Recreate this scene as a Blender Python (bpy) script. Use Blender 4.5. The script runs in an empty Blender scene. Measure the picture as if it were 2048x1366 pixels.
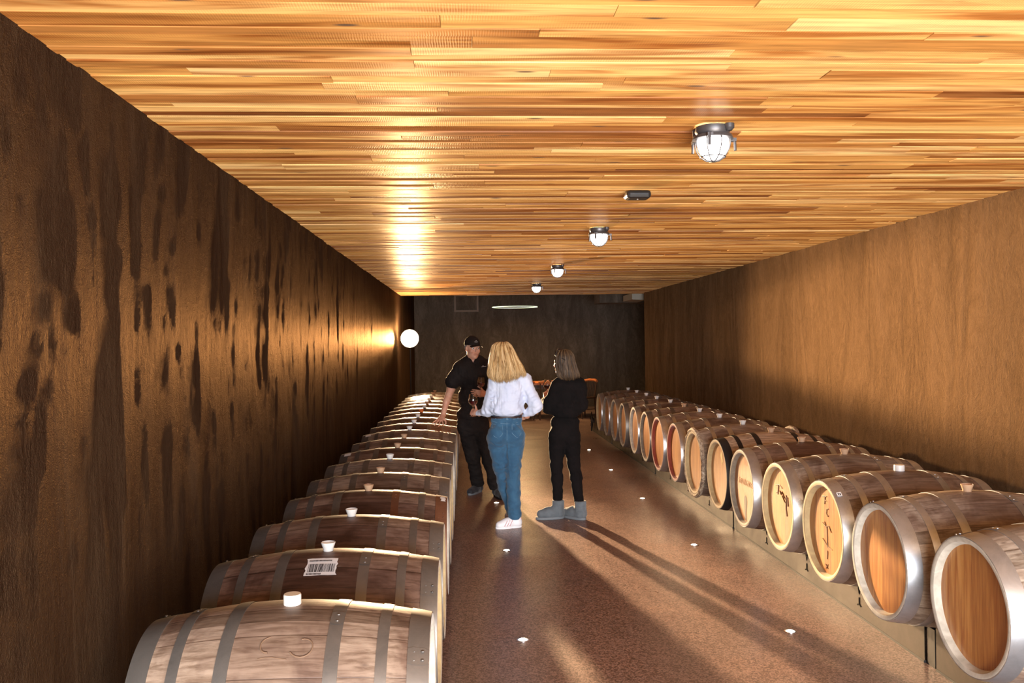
import bpy, math, random
import numpy as np
from math import pi, sin, cos, atan, radians
from mathutils import Vector, Matrix
random.seed(7); rng = np.random.default_rng(7)
scn = bpy.context.scene
COL = scn.collection
# ------------------------------------------------------------------ camera
H, FPX = 1.68, 1700.0
yaw, roll = atan(92/FPX), .012
cF = np.array([sin(yaw), cos(yaw), 0.]); cR0 = np.array([cos(yaw), -sin(yaw), 0.]); cU0 = np.array([0, 0, 1.])
cR = cR0*cos(roll)-cU0*sin(roll); cU = cU0*cos(roll)+cR0*sin(roll)
cd = bpy.data.cameras.new('camera'); cam = bpy.data.objects.new('camera', cd); COL.objects.link(cam)
cd.lens = FPX/2048*36; cd.sensor_width = 36; cd.clip_start = .05
M = Matrix(((cR[0], cU[0], -cF[0], 0), (cR[1], cU[1], -cF[1], 0), (cR[2], cU[2], -cF[2], H), (0, 0, 0, 1)))
cam.matrix_world = M; scn.camera = cam
def at(px, py, Y):            # the point of the place at depth Y seen at that pixel
    d = cF+cR*(px-1024)/FPX-cU*(py-683)/FPX
    return np.array([0, 0, H])+d*(Y/d[1])
# ------------------------------------------------------------------ world, lights, exposure
W = bpy.data.worlds.new('world'); scn.world = W; W.use_nodes = True
W.node_tree.nodes['Background'].inputs[0].default_value = (.62, .76, 1, 1)
W.node_tree.nodes['Background'].inputs[1].default_value = .35
scn.view_settings.view_transform = 'Standard'; scn.view_settings.look = 'None'
scn.view_settings.exposure = 0; scn.view_settings.gamma = 1
scn.cycles.use_denoising = True
scn.cycles.max_bounces = 8; scn.cycles.sample_clamp_indirect = 6
SUNP = at(819, 677, 16.1)
def light(name, kind, loc, energy, color, tgt=None, **k):
    l = bpy.data.lights.new(name, kind); l.energy = energy; l.color = color
    for a, b in k.items(): setattr(l, a, b)
    o = bpy.data.objects.new(name, l); COL.objects.link(o); o.location = loc
    if tgt is not None: o.rotation_euler = (Vector(tgt)-Vector(loc)).to_track_quat('-Z', 'Y').to_euler()
    return o
WL = light('work_light', 'SPOT', SUNP+np.array([.01, -.19, 0]), 34000, (1, .67, .37), SUNP+np.array([1.95, -9, -.45]),
           spot_size=radians(84), spot_blend=.3, shadow_soft_size=.09)
def beam_mask(l, az0, el0):          # made-up beam mask of the floodlight: strength by bearing and height around its aim
    l.use_nodes = True; t = l.node_tree; em = [n for n in t.nodes if n.type == 'EMISSION'][0]
    tc = t.nodes.new('ShaderNodeTexCoord'); sp = t.nodes.new('ShaderNodeSeparateXYZ'); t.links.new(tc.outputs['Normal'], sp.inputs[0])
    def mt(op, a, b=0.):
        n = t.nodes.new('ShaderNodeMath'); n.operation = op
        for i, v in enumerate((a, b)):
            if isinstance(v, bpy.types.NodeSocket): t.links.new(v, n.inputs[i])
            else: n.inputs[i].default_value = v
        return n.outputs[0]
    def curve(v, lo, hi, pts):
        m = t.nodes.new('ShaderNodeMapRange'); t.links.new(v, m.inputs[0]); m.inputs[1].default_value = lo; m.inputs[2].default_value = hi
        rr = t.nodes.new('ShaderNodeValToRGB'); t.links.new(m.outputs[0], rr.inputs[0]); cr = rr.color_ramp; cr.interpolation = 'EASE'
        while len(cr.elements) < len(pts): cr.elements.new(.5)
        for e, (p, q) in zip(cr.elements, pts): e.position = (p-lo)/(hi-lo); e.color = (q, q, q, 1)
        return rr.outputs[0]
    az = mt('ADD', mt('MULTIPLY', mt('ARCTAN2', mt('MULTIPLY', sp.outputs[0], -1), mt('ABSOLUTE', sp.outputs[2])), 57.3), az0)
    el = mt('ADD', mt('MULTIPLY', mt('ARCTAN2', sp.outputs[1], mt('ABSOLUTE', sp.outputs[2])), 57.3), el0)
    A = curve(az, -10, 60, [(-8, .1), (0, .21), (4, .32), (7.3, 1), (25, 1), (30, .75), (36, .3), (44, .02)])
    E_ = curve(el, -40, 40, [(-26, .03), (-16, .16), (-12, .5), (-8.8, 1), (3, .9), (5.5, .45), (10, .12), (18, .03)])
    lowfar = mt('MULTIPLY', curve(az, -10, 60, [(15.6, 0), (19.5, 1)]), curve(el, -40, 40, [(-5.5, 1), (-2.8, 0)]))
    lowleft = mt('MULTIPLY', curve(az, -10, 60, [(5, 1), (8, 0)]), curve(el, -40, 40, [(-6, 1), (-2.5, 0)]))
    t.links.new(mt('MULTIPLY', mt('MULTIPLY', A, E_), mt('MULTIPLY', mt('SUBTRACT', 1., mt('MULTIPLY', lowfar, .8)), mt('SUBTRACT', 1., mt('MULTIPLY', lowleft, .75)))), em.inputs['Strength'])
beam_mask(WL.data, 12.2, -2.8)
light('pendant_glow', 'AREA', (1.10, 19.0, 2.43), 85, (1, .62, .27), (1.10, 18.9, 0), shape='DISK', size=1.0)
light('bulb_glow', 'POINT', SUNP+np.array([.02, .2, .16]), 130, (1, .68, .36), shadow_soft_size=.12)
light('door_daylight', 'AREA', (1.1, -4.2, 1.35), 1050, (.72, .84, 1), (1.0, 6, 1.3), shape='RECTANGLE', size=4.4, size_y=2.4)
light('ceiling_bounce_fill', 'AREA', (1.1, -2.6, .12), 760, (1, .84, .64), (1.1, 3.6, 2.9), shape='RECTANGLE', size=4.4, size_y=1.6, spread=radians(130))  # unseen upward fill added to brighten the ceiling, standing in for ground bounce
# ------------------------------------------------------------------ helpers
def tag(o, label=None, cat=None, group=None, kind=None):
    if label: o['label'] = label
    if cat: o['category'] = cat
    if group: o['group'] = group
    if kind: o['kind'] = kind
    return o
def empty(name, loc, rz=0):
    o = bpy.data.objects.new(name, None); COL.objects.link(o); o.location = loc; o.rotation_euler = (0, 0, rz); o.empty_display_size = .1
    return o
def link(name, me, mat, parent=None, loc=None):
    o = bpy.data.objects.new(name, me); COL.objects.link(o)
    if mat is not None and not me.materials: me.materials.append(mat)
    if parent: o.parent = parent
    if loc is not None: o.location = loc
    return o
def copy_tree(o, parent=None):
    c = o.copy(); COL.objects.link(c); c.parent = parent
    for ch in list(o.children): copy_tree(ch, c)
    return c
class MB:
    def __init__(s): s.v = []; s.f = []; s.sm = []
    def add(s, v, f, smooth=False):
        n = len(s.v); s.v += [tuple(map(float, p)) for p in v]; s.f += [tuple(i+n for i in q) for q in f]; s.sm += [smooth]*len(f); return s
    def box(s, a, b):
        x0, y0, z0 = a; x1, y1, z1 = b
        return s.add([(x0, y0, z0), (x1, y0, z0), (x1, y1, z0), (x0, y1, z0), (x0, y0, z1), (x1, y0, z1), (x1, y1, z1), (x0, y1, z1)],
                     [(0, 3, 2, 1), (4, 5, 6, 7), (0, 1, 5, 4), (1, 2, 6, 5), (2, 3, 7, 6), (3, 0, 4, 7)])
    def lathe(s, prof, axis='z', n=48, c=(0, 0, 0), closed=False, cap=False):
        v = []; f = []
        for (t, r) in prof:
            for k in range(n):
                a = 2*pi*k/n; u, w = r*cos(a), r*sin(a)
                p = (u, w, t) if axis == 'z' else ((t, u, w) if axis == 'x' else (u, t, w))
                v.append((p[0]+c[0], p[1]+c[1], p[2]+c[2]))
        m = len(prof); fl = axis == 'y'
        for i in range(m if closed else m-1):
            j = (i+1) % m
            for k in range(n):
                q = (i*n+k, i*n+(k+1) % n, j*n+(k+1) % n, j*n+k)
                f.append(q[::-1] if fl else q)
        if cap:
            f.append(tuple(range(n))[::-1]); f.append(tuple((m-1)*n+k for k in range(n)))
        return s.add(v, f, True)
    def tube(s, pts, r, n=8, flat=1.0, cap=True):
        pts = [np.array(p, float) for p in pts]; rr = r if hasattr(r, '__len__') else [r]*len(pts)
        v = []; f = []; up = np.array([0, 0, 1.])
        d0 = pts[1]-pts[0]
        if abs(d0[2]) > .9*np.linalg.norm(d0): up = np.array([0, 1., 0])
        for i, p in enumerate(pts):
            d = pts[min(i+1, len(pts)-1)]-pts[max(i-1, 0)]; d = d/(np.linalg.norm(d)+1e-9)
            a = np.cross(d, up); a /= np.linalg.norm(a)+1e-9; b = np.cross(a, d); up = b
            for k in range(n):
                t = 2*pi*k/n; v.append(p+rr[i]*(cos(t)*a+flat*sin(t)*b))
        for i in range(len(pts)-1):
            for k in range(n): f.append((i*n+k, (i+1)*n+k, (i+1)*n+(k+1) % n, i*n+(k+1) % n))
        if cap:
            f.append(tuple(range(n))); f.append(tuple((len(pts)-1)*n+k for k in range(n))[::-1])
        return s.add(v, f, True)
    def mesh(s, name):
        me = bpy.data.meshes.new(name); me.from_pydata(s.v, [], s.f)
        me.polygons.foreach_set('use_smooth', s.sm); me.update(); me.validate()
        if any(s.sm) and len(s.f) < 6000: me.set_sharp_from_angle(angle=radians(38))
        return me
    def build(s, name, mat, parent=None, loc=None, bevel=0):
        o = link(name, s.mesh(name), mat, parent, loc)
        if bevel:
            b = o.modifiers.new('bevel', 'BEVEL'); b.width = bevel; b.segments = 2; b.limit_method = 'ANGLE'
        return o
def text_mesh(txt, size, font_extrude=.0004):
    cu = bpy.data.curves.new('lettering', 'FONT'); cu.body = txt; cu.size = size; cu.extrude = font_extrude; cu.align_x = 'CENTER'; cu.align_y = 'CENTER'
    o = bpy.data.objects.new('lettering', cu); COL.objects.link(o)
    me = bpy.data.meshes.new_from_object(o.evaluated_get(bpy.context.evaluated_depsgraph_get()))
    bpy.data.objects.remove(o); return me
# ------------------------------------------------------------------ materials
class NT:
    def __init__(s, name, **k):
        s.m = bpy.data.materials.new(name); s.m.use_nodes = True; s.t = s.m.node_tree; s.b = s.t.nodes['Principled BSDF']
        s.set(s.b, **k)
    def set(s, n, **k):
        for a, v in k.items():
            i = n.inputs[a.replace('_', ' ')] if not a.startswith('i') or not a[1:].isdigit() else n.inputs[int(a[1:])]
            if hasattr(v, 'is_linked') or isinstance(v, bpy.types.NodeSocket): s.t.links.new(v, i)
            else:
                if i.type == 'RGBA' and len(v) == 3: v = (*v, 1)
                i.default_value = v
        return n
    def n(s, kind, _p={}, **k):
        x = s.t.nodes.new('ShaderNode'+kind)
        for a, v in _p.items(): setattr(x, a, v)
        return s.set(x, **k)
    def co(s, scale=(1, 1, 1), rnd=False, src='Object', add=None):
        v = s.n('TexCoord').outputs[src]
        if rnd:
            r = s.n('ObjectInfo').outputs['Random']
            m = s.n('VectorMath', {'operation': 'SCALE'}, i0=(37., 91., 53.)); s.t.links.new(r, m.inputs['Scale'])
            v = s.n('VectorMath', {'operation': 'ADD'}, i0=v, i1=m.outputs[0]).outputs[0]
        if add is not None: v = s.n('VectorMath', {'operation': 'ADD'}, i0=v, i1=add).outputs[0]
        return s.n('VectorMath', {'operation': 'MULTIPLY'}, i0=v, i1=scale).outputs[0]
    def noise(s, vec, scale=1, detail=4, rough=.55, dist=0):
        return s.n('TexNoise', Vector=vec, Scale=scale, Detail=detail, Roughness=rough, Distortion=dist).outputs['Fac']
    def ramp(s, fac, stops, interp='LINEAR'):
        r = s.n('ValToRGB', Fac=fac).color_ramp if False else None
        x = s.n('ValToRGB', Fac=fac); cr = x.color_ramp; cr.interpolation = interp
        while len(cr.elements) < len(stops): cr.elements.new(.5)
        for e, (p, c) in zip(cr.elements, stops):
            e.position = p; e.color = (*c, 1) if len(c) == 3 else c
        return x.outputs[0]
    def math(s, op, a, b=0., c=None, clamp=False):
        x = s.n('Math', {'operation': op, 'use_clamp': clamp}, i0=a, i1=b)
        if c is not None: s.set(x, i2=c)
        return x.outputs[0]
    def mix(s, a, b, fac, mode='MIX'):
        x = s.n('Mix', {'data_type': 'RGBA', 'blend_type': mode})
        for i, v in ((0, fac), (6, a), (7, b)):
            if isinstance(v, bpy.types.NodeSocket): s.t.links.new(v, x.inputs[i])
            else: x.inputs[i].default_value = v if i == 0 else (*v, 1)[:4]
        return x.outputs[2]
    def bump(s, h, strength=.3, dist=.01, normal=None):
        x = s.n('Bump', Strength=strength, Distance=dist, Height=h)
        if normal is not None: s.set(x, Normal=normal)
        return x.outputs[0]
    def out(s, **k): s.set(s.b, **k); return s.m
def plain(name, col, rough=.5, metal=0, **k):
    return NT(name).out(Base_Color=col, Roughness=rough, Metallic=metal, **k)
def g(v): return (v, v, v)
# ceiling boards: colour by board attribute
def m_ceiling():
    t = NT('recycled_hardwood_boards'); a = t.n('Attribute', {'attribute_name': 'rnd'}).outputs['Fac']
    sc = t.n('VectorMath', {'operation': 'SCALE'}, i0=(50., 23., 7.)); t.t.links.new(a, sc.inputs['Scale'])
    base = t.ramp(a, [(0, (.24, .085, .025)), (.14, (.40, .16, .042)), (.3, (.58, .28, .075)), (.55, (.70, .37, .11)), (.8, (.80, .47, .165)), (1, (.86, .56, .24))])
    gr = t.noise(t.co((1.6, 38, 1), add=sc.outputs[0]), 1, 6, .65, .6)
    gr2 = t.noise(t.co((.9, 9, 1), add=sc.outputs[0]), 1, 3, .5, 1.2)
    c = t.mix(base, (.55, .55, .55), t.ramp(gr, [(.32, g(1)), (.6, g(0))]), 'MULTIPLY')
    c = t.mix(c, (.52, .36, .27), t.ramp(gr2, [(.36, g(1)), (.54, g(0))]), 'MULTIPLY')
    kn = t.n('TexVoronoi', Vector=t.co((2.2, 9, 1), add=sc.outputs[0]), Scale=1.0).outputs['Distance']
    c = t.mix(c, (.10, .06, .04), t.ramp(kn, [(.05, g(1)), (.11, g(0))]))
    saw = t.n('TexWave', {'bands_direction': 'X'}, Vector=t.co((1, .35, 1), add=sc.outputs[0]), Scale=38., Distortion=3., Detail=2.).outputs['Fac']
    pat = t.ramp(t.noise(t.co((1.5, 8, 1), add=sc.outputs[0]), 1, 2), [(.45, g(0)), (.6, g(1))])
    sw = t.math('MULTIPLY', saw, pat)
    c = t.mix(c, (.72, .66, .6), t.math('MULTIPLY', sw, .55), 'MULTIPLY')
    h = t.math('ADD', t.math('MULTIPLY', gr, .5), t.math('MULTIPLY', sw, .7))
    nb = t.bump(h, .22, .003)
    d = t.n('BsdfDiffuse', Color=c, Roughness=.3, Normal=nb); gl = t.n('BsdfGlossy', Color=(1, .9, .75), Roughness=.34, Normal=nb)
    mx = t.n('MixShader', i0=.05, i1=d.outputs[0], i2=gl.outputs[0]); t.t.links.new(mx.outputs[0], t.t.nodes['Material Output'].inputs[0]); return t.m
def m_wall(name, c1, c2, c3, rough, strength, spec=.5, str_=(6, 6, 1.1), dis=1.4):
    t = NT(name)
    big = t.noise(t.co((2.2, 2.2, .55)), 1, 3, .6, 1.5)
    st = t.noise(t.co(str_), 1, 6, .72, dis); md = t.noise(t.co((28, 28, 20)), 1, 4, .65, .8)
    fi = t.noise(t.co((90, 90, 34)), 1, 4, .7, .3)
    gn = t.noise(t.co((260, 260, 200)), 1, 2, .6)
    f = t.math('ADD', t.math('MULTIPLY', big, .45), t.math('ADD', t.math('MULTIPLY', st, .35), t.math('MULTIPLY', fi, .2)))
    c = t.ramp(f, [(.38, c1), (.5, c2), (.62, c3)])
    h = t.math('ADD', t.math('MULTIPLY', big, 3.2), t.math('ADD', t.math('MULTIPLY', st, .9), t.math('ADD', t.math('MULTIPLY', md, .9), t.math('ADD', t.math('MULTIPLY', fi, .6), t.math('MULTIPLY', gn, .55)))))
    nb = t.bump(h, strength, .02)
    d = t.n('BsdfDiffuse', Color=c, Roughness=.8, Normal=nb); gl = t.n('BsdfGlossy', Color=t.mix(c, (.85, .52, .27), .35), Roughness=rough, Normal=nb)
    mx = t.n('MixShader', i0=spec, i1=d.outputs[0], i2=gl.outputs[0]); t.t.links.new(mx.outputs[0], t.t.nodes['Material Output'].inputs[0]); return t.m
def m_floor():
    t = NT('polished_aggregate_concrete')
    v = t.n('TexVoronoi', Vector=t.co(), Scale=120.).outputs['Color']
    sp = t.n('SeparateColor', Color=v).outputs[0]
    n1 = t.noise(t.co(), 160, 3, .7); n2 = t.noise(t.co(), 1.3, 5, .65, .4); n3 = t.noise(t.co(), 9, 4, .7, 1.5)
    c = t.ramp(sp, [(0, (.12, .080, .068)), (.3, (.19, .13, .112)), (.55, (.31, .218, .195)), (1, (.44, .32, .285))])
    c = t.mix(c, (.62, .52, .46), t.ramp(n1, [(.42, g(1)), (.58, g(0))]), 'MULTIPLY')
    c = t.mix(c, (1.25, 1.12, 1.0), t.ramp(n2, [(.4, g(0)), (.7, g(.8))]), 'MULTIPLY')
    c = t.mix(c, (.62, .55, .5), t.ramp(n3, [(.3, g(.6)), (.45, g(0))]), 'MULTIPLY')
    return t.out(Base_Color=c, Roughness=t.ramp(n2, [(.3, g(.27)), (.7, g(.42))]), Normal=t.bump(n2, .06, .02), Specular_IOR_Level=.5)
def m_staves(name, pal, dark=.35):
    t = NT(name); co = t.n('TexCoord').outputs['Object']
    s = t.n('SeparateXYZ', Vector=co)
    z = t.math('SUBTRACT', s.outputs[2], .345)
    ang = t.math('ARCTAN2', s.outputs[1], z)
    rnd = t.n('ObjectInfo').outputs['Random']
    an = t.math('ADD', t.math('MULTIPLY', ang, 23/(2*pi)), t.math('MULTIPLY', rnd, 17.))
    wob = t.math('MULTIPLY', t.math('SINE', t.math('MULTIPLY', an, 2.3)), .28)
    an2 = t.math('ADD', an, wob)
    idx = t.math('FLOOR', an2); fr = t.math('FRACT', an2)
    wn = t.n('TexWhiteNoise', {'noise_dimensions': '1D'}, W=t.math('ADD', idx, t.math('MULTIPLY', rnd, 200.))).outputs['Value']
    base = t.ramp(wn, [(0, pal[0]), (.5, pal[1]), (1, pal[2])])
    off = t.n('CombineXYZ', i0=t.math('MULTIPLY', wn, 9.), i1=t.math('MULTIPLY', rnd, 31.), i2=0.).outputs[0]
    gr = t.noise(t.co((5, 60, 60), add=off), 1, 6, .68, .4)
    sm = t.noise(t.co((3.5, 3.5, 3.5), rnd=True), 1, 4, .6, .8)
    c = t.mix(base, (.5, .44, .40), t.ramp(gr, [(.35, g(1)), (.6, g(0))]), 'MULTIPLY')
    c = t.mix(c, (.42, .33, .32), t.ramp(sm, [(.38, g(.85)), (.56, g(0))]), 'MULTIPLY')
    ax = t.math('ABSOLUTE', s.outputs[0])
    bg = t.ramp(ax, [(.14, g(dark)), (.19, g(0))])      # dark wine-stained belly band between the inner hoops
    c = t.mix(c, (.34, .22, .20), bg, 'MULTIPLY')
    edge = t.ramp(t.math('ABSOLUTE', t.math('SUBTRACT', fr, .5)), [(.475, g(0)), (.497, g(1))])
    c = t.mix(c, (.35, .28, .24), edge, 'MULTIPLY')
    kn = t.n('TexVoronoi', Vector=t.co((7, 14, 14), rnd=True), Scale=1.).outputs['Distance']
    c = t.mix(c, (.12, .08, .06), t.ramp(kn, [(.05, g(.9)), (.13, g(0))]))
    return t.out(Base_Color=c, Roughness=.5, Normal=t.bump(t.math('SUBTRACT', gr, t.math('MULTIPLY', edge, .8)), .25, .004), Specular_IOR_Level=.5)
def m_head():
    t = NT('barrel_head_oak'); co = t.n('TexCoord').outputs['Object']; s = t.n('SeparateXYZ', Vector=co)
    rnd = t.n('ObjectInfo').outputs['Random']
    u = t.math('ADD', t.math('MULTIPLY', s.outputs[1], 13.), t.math('MULTIPLY', rnd, 11.)); idx = t.math('FLOOR', u); fr = t.math('FRACT', u)
    wn = t.n('TexWhiteNoise', {'noise_dimensions': '1D'}, W=t.math('ADD', idx, t.math('MULTIPLY', rnd, 77.))).outputs['Value']
    base = t.ramp(wn, [(0, (.42, .18, .045)), (.5, (.56, .265, .07)), (1, (.66, .345, .11))])
    gr = t.noise(t.co((20, 60, 4), rnd=True), 1, 5, .6, .3)
    c = t.mix(base, (.66, .5, .38), t.ramp(gr, [(.38, g(.9)), (.62, g(0))]), 'MULTIPLY')
    st = t.noise(t.co((9, 16, 1.2), rnd=True), 1, 3, .6, 1.)
    c = t.mix(c, (.7, .42, .22), t.ramp(st, [(.56, g(0)), (.68, g(.7))]), 'MULTIPLY')
    e = t.ramp(t.math('ABSOLUTE', t.math('SUBTRACT', fr, .5)), [(.485, g(0)), (.499, g(1))])
    c = t.mix(c, (.5, .35, .25), e, 'MULTIPLY')
    return t.out(Base_Color=c, Roughness=.34, Coat_Weight=.3, Coat_Roughness=.12, Normal=t.bump(gr, .12, .003))
def m_metal(name, c, r=.36, metal=.85):
    t = NT(name); n = t.noise(t.co((6, 6, 6), rnd=True), 1, 5, .65, .5)
    n2 = t.noise(t.co((60, 60, 60), rnd=True), 1, 3)
    col = t.mix(c, tuple(x*.55 for x in c), t.ramp(n, [(.4, g(0)), (.75, g(.8))]))
    return t.out(Base_Color=col, Metallic=metal, Roughness=t.ramp(n, [(.3, g(r-.04)), (.7, g(r+.08))]))
def m_cloth(name, c, c2=None, scale=14, rough=.85, bump=.25, fine=400, sheen=.2):
    t = NT(name); n = t.noise(t.co(), scale, 4, .55, .5); f = t.noise(t.co(), fine, 2)
    col = t.mix(c, c2 or tuple(x*.7 for x in c), t.ramp(n, [(.35, g(0)), (.7, g(1))]))
    col = t.mix(col, g(.8), t.math('MULTIPLY', f, .35), 'MULTIPLY')
    return t.out(Base_Color=col, Roughness=rough, Normal=t.bump(t.math('ADD', n, t.math('MULTIPLY', f, .06)), bump, .02), Sheen_Weight=sheen, Specular_IOR_Level=.18)
def m_hair(name, stops):
    t = NT(name); n = t.noise(t.co((70, 70, 5)), 1, 4, .6, .8); a = t.n('Attribute', {'attribute_name': 'rnd'}).outputs['Fac']
    f = t.math('ADD', t.math('MULTIPLY', n, .5), t.math('MULTIPLY', a, .5))
    return t.out(Base_Color=t.ramp(f, stops), Roughness=.5, Specular_IOR_Level=.35, Normal=t.bump(n, .3, .004))
def m_skin(name, c):
    t = NT(name); n = t.noise(t.co(), 18, 3); f = t.noise(t.co(), 160, 2)
    return t.out(Base_Color=t.mix(c, (c[0]*.85, c[1]*.62, c[2]*.55), t.ramp(n, [(.35, g(0)), (.7, g(.8))])), Roughness=.5,
                 Subsurface_Weight=.12, Subsurface_Radius=(.012, .005, .003), Normal=t.bump(f, .08, .002))
MA = dict(
    ceil=m_ceiling(), floor=m_floor(),
    wleft=m_wall('dark_trowelled_render', (.014, .0066, .0044), (.022, .0115, .0068), (.038, .022, .0125), .45, .75, .11),
    wright=m_wall('brown_trowelled_render', (.070, .041, .021), (.108, .064, .033), (.155, .094, .050), .6, .5, .07, (5, 5, 2.8), 3.6),
    wback=m_wall('charcoal_render', (.055, .045, .038), (.078, .065, .055), (.125, .105, .09), .6, .35, .05, (7, 7, 3), 3.),
    oak=m_staves('weathered_oak_staves', [(.20, .14, .10), (.28, .205, .15), (.36, .27, .205)], .4),
    oakg=m_staves('grey_oak_staves', [(.27, .22, .175), (.37, .30, .24), (.46, .38, .30)], .12),
    oakp=m_staves('pale_oak_staves', [(.50, .37, .25), (.60, .46, .32), (.68, .54, .40)], .0),
    oakw=m_staves('wine_stained_oak_staves', [(.17, .10, .075), (.25, .16, .12), (.32, .22, .16)], .75),
    head=m_head(), galv=m_metal('galvanised_steel', (.58, .62, .68), .30), blackhoop=m_metal('black_painted_steel', (.022, .022, .026), .5, .3),
    rusthoop=m_metal('rust_brown_hoop_steel', (.20, .085, .045), .5, .4),
    greyhoop=m_metal('dull_grey_hoop_steel', (.23, .215, .20), .42, .7),
    bung=plain('white_silicone', (.78, .74, .68), .4), bungbrown=plain('tan_silicone', (.55, .34, .2), .45), bungorange=plain('orange_silicone', (.85, .22, .05), .4),
    chy=m_cloth('yellowed_chime_wood', (.50, .38, .20), (.38, .28, .15), 20, .6, .1), chw=m_cloth('whitewashed_chime_wood', (.60, .57, .50), (.42, .39, .33), 20, .6, .1),
    chg=m_cloth('grey_chime_wood', (.26, .22, .17), (.16, .13, .1), 20, .6, .1), chr=m_cloth('red_painted_chime', (.30, .06, .035), (.22, .045, .03), 20, .5, .1),
    fascia=m_metal('bronze_brown_steel_sheet', (.048, .033, .022), .38, .4), blacksteel=plain('black_powder_coat', (.012, .011, .011), .45),
    cast=m_metal('dark_cast_metal', (.10, .095, .10), .42, .6), paper=plain('white_paper', (.82, .80, .78), .6), ink=plain('black_ink', (.012, .01, .009), .9, 0, Specular_IOR_Level=.1),
    burn=plain('burnt_brand_mark', (.16, .07, .025), .6), brandmark=plain('old_brand_mark', (.17, .10, .06), .7), lightburn=plain('faded_stencil_ink', (.38, .19, .07), .6),
    glass=plain('clear_glass', (1, 1, 1), .02, 0, Transmission_Weight=1., IOR=1.45), wine=plain('red_wine', (.10, .004, .008), .05, 0, Transmission_Weight=.3),
    tablewood=m_cloth('reddish_table_wood', (.60, .20, .07), (.45, .14, .045), 12, .35, .05, sheen=0), darkwood=m_cloth('dark_chair_wood', (.09, .045, .025), (.06, .03, .018), 12, .4, .05, sheen=0),
    blackp=plain('black_plastic', (.015, .015, .016), .32), chrome=plain('bright_metal', (.8, .8, .82), .2, 1.),
    skin=m_skin('fair_skin', (.58, .33, .24)), skin2=m_skin('tanned_skin', (.60, .35, .25)),
    shirtw=m_cloth('white_cotton', (.62, .67, .82), (.53, .59, .78), 9, .8, .5), jeans=m_cloth('blue_denim', (.042, .118, .21), (.024, .074, .145), 9, .85, .5, 700),
    black1=m_cloth('black_work_shirt', (.016, .012, .011), (.009, .007, .007), 9, .8, .6, sheen=0), black2=m_cloth('black_knit', (.006, .0042, .0045), (.003, .0025, .0028), 10, .95, .4, sheen=0),
    trous=m_cloth('charcoal_trousers', (.020, .016, .015), (.011, .009, .009), 9, .85, .6, sheen=0), boot=m_cloth('grey_sheepskin_suede', (.13, .15, .17), (.10, .115, .13), 20, .9, .2),
    sole=plain('grey_rubber_sole', (.14, .16, .18), .7), shoew=plain('white_leather', (.80, .80, .84), .45), seam=plain('faded_denim_thread', (.12, .22, .32), .8), ventframe=plain('brown_painted_frame', (.13, .085, .06), .6), greylit=plain('lit_end_grey', (.26, .24, .20), .6), pink=plain('pink_leather', (.62, .33, .36), .5),
    bootd=m_cloth('dark_work_boot_leather', (.03, .032, .04), (.02, .02, .025), 20, .55, .2), leather=plain('dark_brown_leather', (.022, .009, .008), .6),
    blond=m_hair('blonde_hair', [(.25, (.20, .10, .035)), (.42, (.40, .235, .09)), (.55, (.56, .37, .17)), (.8, (.74, .56, .33))]),
    brown=m_hair('brown_hair', [(.25, (.02, .013, .009)), (.5, (.062, .036, .019)), (.75, (.14, .088, .046))]),
    greyhair=m_hair('grey_hair', [(.25, (.16, .15, .14)), (.7, (.42, .40, .38))]),
    eye=plain('eye_white', (.7, .68, .65), .2), pupil=plain('dark_iris', (.03, .03, .035), .2), thread=plain('pale_grey_thread', (.5, .5, .5), .7),
    lips=plain('lip_skin', (.42, .17, .13), .5))
def m_emit(name, c, s):
    return NT(name).out(Base_Color=(.9, .9, .9), Emission_Color=c, Emission_Strength=s, Roughness=.3)
MA['lampglow'] = m_emit('hot_bulb', (1, .80, .50), 12.); MA['dome'] = m_emit('lit_opal_glass', (1, .95, .88), 14.)
MA['floorled'] = m_emit('lit_floor_lens', (1, .86, .62), 12.); MA['strip'] = m_emit('lit_strip', (.85, 1, .55), 3.)
birch = NT('birch_rod_bark'); _n = birch.noise(birch.co((9, 9, 9)), 3, 4, .7, 1)
MA['birch'] = birch.out(Base_Color=birch.ramp(_n, [(.38, (.10, .06, .04)), (.5, (.34, .25, .17)), (.66, (.60, .52, .42))]), Roughness=.7, Normal=birch.bump(_n, .6, .01))
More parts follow.
